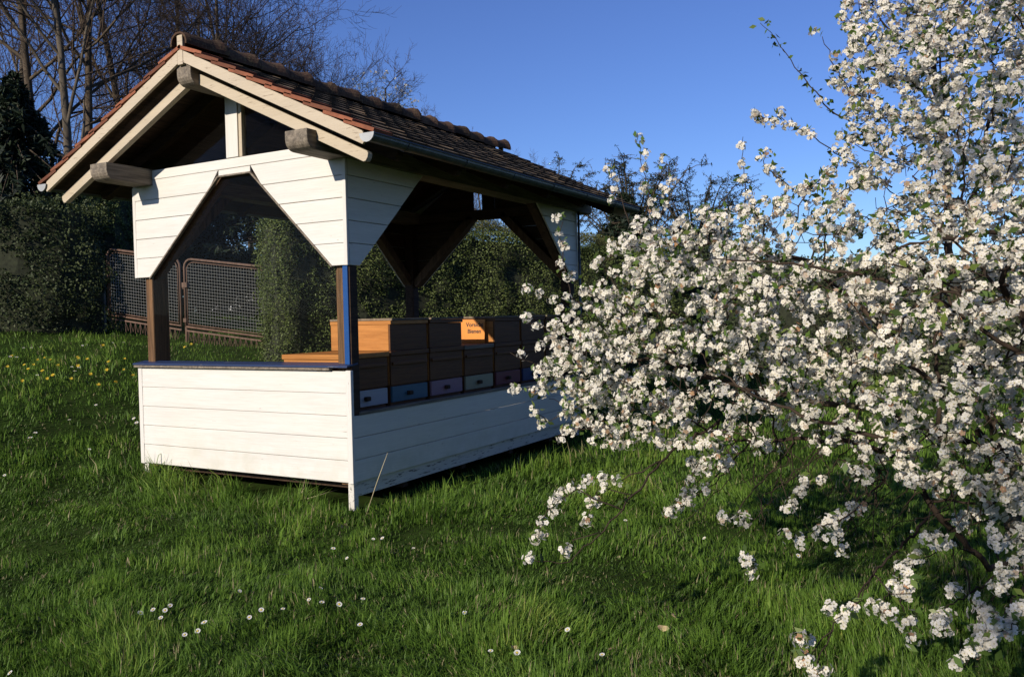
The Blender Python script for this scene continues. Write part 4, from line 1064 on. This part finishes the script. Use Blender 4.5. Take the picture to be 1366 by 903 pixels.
# ------------------------------------------------------------------ grass
def house_mask(x, y): return (x > XL + .02) & (x < -.02) & (y > .02) & (y < L - .02)
def scatter(n, dmin, dmax, seed, umin=-60, umax=1430):
    r = np.random.default_rng(seed)
    k = r.random(n); d = 1 / (1 / dmin + (1 / dmax - 1 / dmin) * k)      # denser near the viewer
    u = r.uniform(umin, umax, n)
    P = CAM[None] + (RM[2][None] + RM[0][None] * ((u - 683) / FPX)[:, None]) * d[:, None]
    return P[:, 0], P[:, 1], d
def blades(n, dmin, dmax, seed, hbase, wbase, broad=False):
    r = np.random.default_rng(seed); x, y, d = scatter(n, dmin, dmax, seed)
    x = x + r.normal(0, .03, n); y = y + r.normal(0, .03, n)
    # gather blades into tufts
    g = .07; cx_ = (np.floor(x / g) + .5 + (vnoise(x, y, 1 / g, 31) - .5)) * g; cy_ = (np.floor(y / g) + .5 + (vnoise(x, y, 1 / g, 32) - .5)) * g
    pull = r.uniform(.0, .6, n); x = x * (1 - pull) + cx_ * pull; y = y * (1 - pull) + cy_ * pull
    k = ~house_mask(x, y); x, y, d = x[k], y[k], d[k]; n = len(x)
    big = vnoise(x, y, 1.1, 21); med = vnoise(x, y, 3.1, 22); tuft = vnoise(x, y, 8, 23)
    # longer grass round the shed, which the mower misses
    dx = np.maximum(np.maximum(XL - x, x - .0), 0); dy = np.maximum(np.maximum(-y, y - L), 0); dh = np.hypot(dx, dy)
    near = np.exp(-(dh / .45) ** 2)
    under = (x > -.1) & (x < .45) & (y > -.05) & (y < L)
    h = hbase * (.28 + .55 * big + 1.1 * med ** 2.2 + .9 * tuft ** 3) * r.uniform(.5, 1.35, n) * (1 + 1.1 * near * (x < 0.05) * (y < .1) * np.clip((-x + .1) / .8, .15, 1) + .7 * np.exp(-((x - .7) / .3) ** 2) * (y > 0) * (y < L + 1))
    h = np.where(under & (r.random(n) < .75), h * .3, h)
    h *= np.where(r.random(n) < .02, 1.7, 1)
    az = r.uniform(0, 2 * pi, n) + (vnoise(x, y, 1.7, 24) - .5) * 3; az2 = np.where(r.random(n) < .55, vnoise(x, y, 1.3, 25) * 9, az)
    lean = np.abs(r.normal(.6, .45, n)) + .25 * (vnoise(x, y, 2.2, 26) > .62)
    wd = wbase * r.uniform(.6, 1.4, n) * (1 + d * .035); z = GZ(x, y)
    dirx, diry = np.cos(az2), np.sin(az2); px_, py_ = -np.sin(az), np.cos(az)
    B = np.stack([x, y, z - .01], 1); D_ = np.stack([dirx, diry, np.zeros(n)], 1); S_ = np.stack([px_, py_, np.zeros(n)], 1) * wd[:, None] / 2; Uz = np.array([[0, 0, 1.]])
    c1 = B + Uz * (h * .55 * np.cos(lean * .4))[:, None] + D_ * (h * .55 * np.sin(lean * .4))[:, None]
    c2 = c1 + Uz * (h * .5 * np.cos(lean * 1.5))[:, None] + D_ * (h * .5 * np.sin(lean * 1.5))[:, None]
    V = np.stack([B - S_, B + S_, c1 + S_ * .8, c1 - S_ * .8, c2], 1).reshape(-1, 3)
    o = np.arange(n)[:, None] * 5
    Q = o + np.array([[0, 1, 2, 3]]); T = o + np.array([[3, 2, 4]])
    vary = np.clip(.36 + .42 * (big - .5) + .42 * (med - .5) + .25 * (tuft - .5) + r.normal(.02, .13, n), 0, .92); vary[r.random(n) < .03 + .10 * (vnoise(x, y, 2.6, 41) > .74)] = 1.0
    return V, Q, T, np.repeat(vary, 5)
Vs, Qs, Ts, As = [], [], [], []; off = 0
for (n, a0, a1, sd_, hb, wb) in ((240000, 2.9, 7.5, 101, .066, .0045), (120000, 6.5, 20, 102, .075, .007), (15000, 2.9, 9, 103, .045, .020)):
    V, Q, T, at = blades(n, a0, a1, sd_, hb, wb); Vs.append(V); Qs.append(Q + off); Ts.append(T + off); As.append(at); off += len(V)
tag(mesh_np('grass', np.concatenate(Vs), [np.concatenate(Qs), np.concatenate(Ts)], GRASS, None, np.concatenate(As)),
    'green spring meadow grass with longer tufts round the bee house', 'grass', kind='stuff')

# ------------------------------------------------------------------ flowers in the lawn
PETALW = mat_plain('daisy_white', (.82, .80, .78), .6, .05); YEL = mat_plain('dandelion_yellow', (.80, .62, .06), .6, .12); CEN = mat_plain('daisy_yellow', (.7, .48, .04), .6, .1)
STEM = mat_plain('flower_stem', (.06, .11, .025), .6, .2)
def daisy_mesh():
    q = MB(); R = .0135; n = 14
    q.tube([(0, 0, -.085), (.004, 0, -.03), (0, 0, -.001)], .0013, 5, m=2)
    for k in range(n):
        a = 2 * pi * k / n; w_ = .16
        q.add([(cos(a) * R * .25, sin(a) * R * .25, .001), (cos(a - w_) * R * .8, sin(a - w_) * R * .8, .003), (cos(a) * R, sin(a) * R, .0025), (cos(a + w_) * R * .8, sin(a + w_) * R * .8, .003)], [(0, 1, 2, 3)], 0)
    for r, z in ((R * .32, .003),):
        V = [(r * cos(2 * pi * k / 8), r * sin(2 * pi * k / 8), z) for k in range(8)] + [(0, 0, z + .003)]
        q.add(V, [(k, (k + 1) % 8, 8) for k in range(8)], 1)
    return q
def dandelion_mesh():
    q = MB(); q.tube([(0, 0, -.10), (.006, 0, -.04), (0, 0, -.004)], .002, 5, m=1)
    for lay, (R, zt, n) in enumerate(((.020, .002, 16), (.015, .007, 14), (.009, .011, 10))):
        for k in range(n):
            a = 2 * pi * (k + lay * .5) / n; w_ = .17
            q.add([(0, 0, -.003), (cos(a - w_) * R * .8, sin(a - w_) * R * .8, zt), (cos(a) * R, sin(a) * R, zt + .001), (cos(a + w_) * R * .8, sin(a + w_) * R * .8, zt)], [(0, 1, 2, 3)], 0)
    return q
daisy0 = daisy_mesh().build('daisy', [PETALW, CEN, STEM]); dand0 = dandelion_mesh().build('dandelion', [YEL, STEM])
def ground_hit(u, v):
    d = RM.T @ np.array([(u - 683) / FPX, (v - 451.5) / FPX, 1.0]); lo, hi = 1.5, 40
    for k in range(400):
        t_ = 1.5 + k * .1; q = CAM + d * t_
        if q[2] < GZ(q[0], q[1]) + .075: return q
    return None
used = {}
def plant(src, u, v, label, cat, group, sc):
    q = ground_hit(u, v)
    if q is None or house_mask(q[0], q[1]): return
    o = src if src.name not in used else src.copy()
    if o is not src: COL.objects.link(o)
    used[src.name] = 1
    o.location = (q[0], q[1], q[2] + .012); e = (CAM - q); az = math.atan2(e[1], e[0])
    tilt = RNG.uniform(.15, .75); aa = az + RNG.normal(0, .5)
    o.rotation_euler = (Vector((sin(tilt) * cos(aa), sin(tilt) * sin(aa), cos(tilt)))).to_track_quat('Z', 'Y').to_euler()
    o.scale = (sc,) * 3; tag(o, label, cat, group)
for (lb, gr, sp) in (
    ('small white daisy in the loose patch at lower left of the lawn', 'daisies at lower left of the lawn', [(189, 820), (203, 816), (214, 826), (227, 811), (246, 850), (262, 845), (273, 835), (320, 790), (335, 825), (348, 816), (378, 815), (428, 786), (220, 818), (14, 900)]),
    ('small white daisy in the grass below the shed corner', 'daisies below the shed corner', [(414, 805), (430, 806), (445, 733), (463, 747), (499, 721), (511, 720), (551, 734), (452, 810), (485, 801), (481, 838)]),
    ('tiny white daisy in the short grass left of the bee house', 'daisies left of the bee house', [(12, 478), (22, 479), (50, 500), (95, 490), (30, 465), (42, 466), (56, 463), (110, 464), (116, 461), (150, 459), (165, 458), (100, 497), (104, 490), (38, 585), (47, 580), (120, 600), (5, 636), (92, 560), (130, 540), (182, 566), (178, 560)]),
    ('small white daisy in the lawn under the blossom tree', 'daisies under the blossom tree', [(757, 843), (803, 875), (690, 872), (655, 872), (835, 695), (1065, 742), (620, 820), (940, 720), (1215, 712)])):
    for (u, v) in sp: plant(daisy0, u + RNG.normal(0, 1), v + RNG.normal(0, 1), lb, 'daisy', gr, RNG.uniform(.85, 1.35) * (1.35 if v < 600 else 1))
for (lb, gr, sp) in (
    ('yellow dandelion in the bright patch left of the bee house', 'dandelions left of the bee house', [(33, 470), (62, 464), (68, 465), (84, 478), (89, 480), (95, 477), (101, 482), (107, 481), (41, 486), (28, 492), (163, 484), (173, 478), (176, 495), (60, 462), (52, 465), (20, 474), (74, 470), (118, 476), (126, 488), (142, 470), (152, 486), (10, 496), (66, 486), (112, 468), (136, 480)]),
    ('yellow dandelion far back near the gate, seen through the window', 'dandelions near the gate', [(247, 466), (236, 470), (130, 455), (44, 455)])):
    for (u, v) in sp: plant(dand0, u + RNG.normal(0, 6), v + abs(RNG.normal(0, 22)) * (u < 180) - 6, lb, 'dandelion', gr, RNG.uniform(1.0, 1.55))

# dry straw and dead leaves
sA = ground_hit(487, 681); sB = U(517, 604, 6.35)
part_s = MB(); part_s.tube([sA - np.array([0, 0, .06]), (sA + sB) / 2 + np.array([.008, 0, 0]), sB], [.005, .0035, .0015], 5)
tag(part_s.build('dry_stalk', STRAW, None, smooth=True), 'dry straw stalk leaning in front of the side wall at the corner foot', 'stalk')
s2 = ground_hit(410, 668); s3 = ground_hit(452, 660)
part_s = MB(); part_s.tube([s2 + np.array([0, 0, .02]), s3 + np.array([0, 0, .05])], [.003, .002], 5)
tag(part_s.build('dry_stalk', STRAW, None, smooth=True), 'pale dry stalk lying flat in the grass below the white gable wall', 'stalk')
def dead_leaf(u, v, size, label, rz):
    q = ground_hit(u, v); mb = MB(); n = 8; V = [(0, 0, 0)]
    for k in range(n):
        a = 2 * pi * k / n; V.append((cos(a) * size, sin(a) * size * .6, size * .35 * abs(cos(a)) + random.uniform(0, size * .15)))
    mb.add(V, [(0, 1 + k, 1 + (k + 1) % n) for k in range(n)]); o = mb.build('dead_leaf', DEADLEAF); o.location = tuple(q); o.rotation_euler = (.6, .2, rz)
    tag(o, label, 'dead leaf', 'dead leaves in the lawn')
dead_leaf(884, 838, .03, 'pale curled dead leaf standing in the lawn under the blossom', .4)
dead_leaf(898, 822, .026, 'folded tan dead leaf just right of the pale curled one', 2)
dead_leaf(686, 864, .022, 'small brown dead leaf flat in the foreground grass', 1)
dead_leaf(812, 866, .02, 'tiny brown leaf in the lower foreground grass', 3)
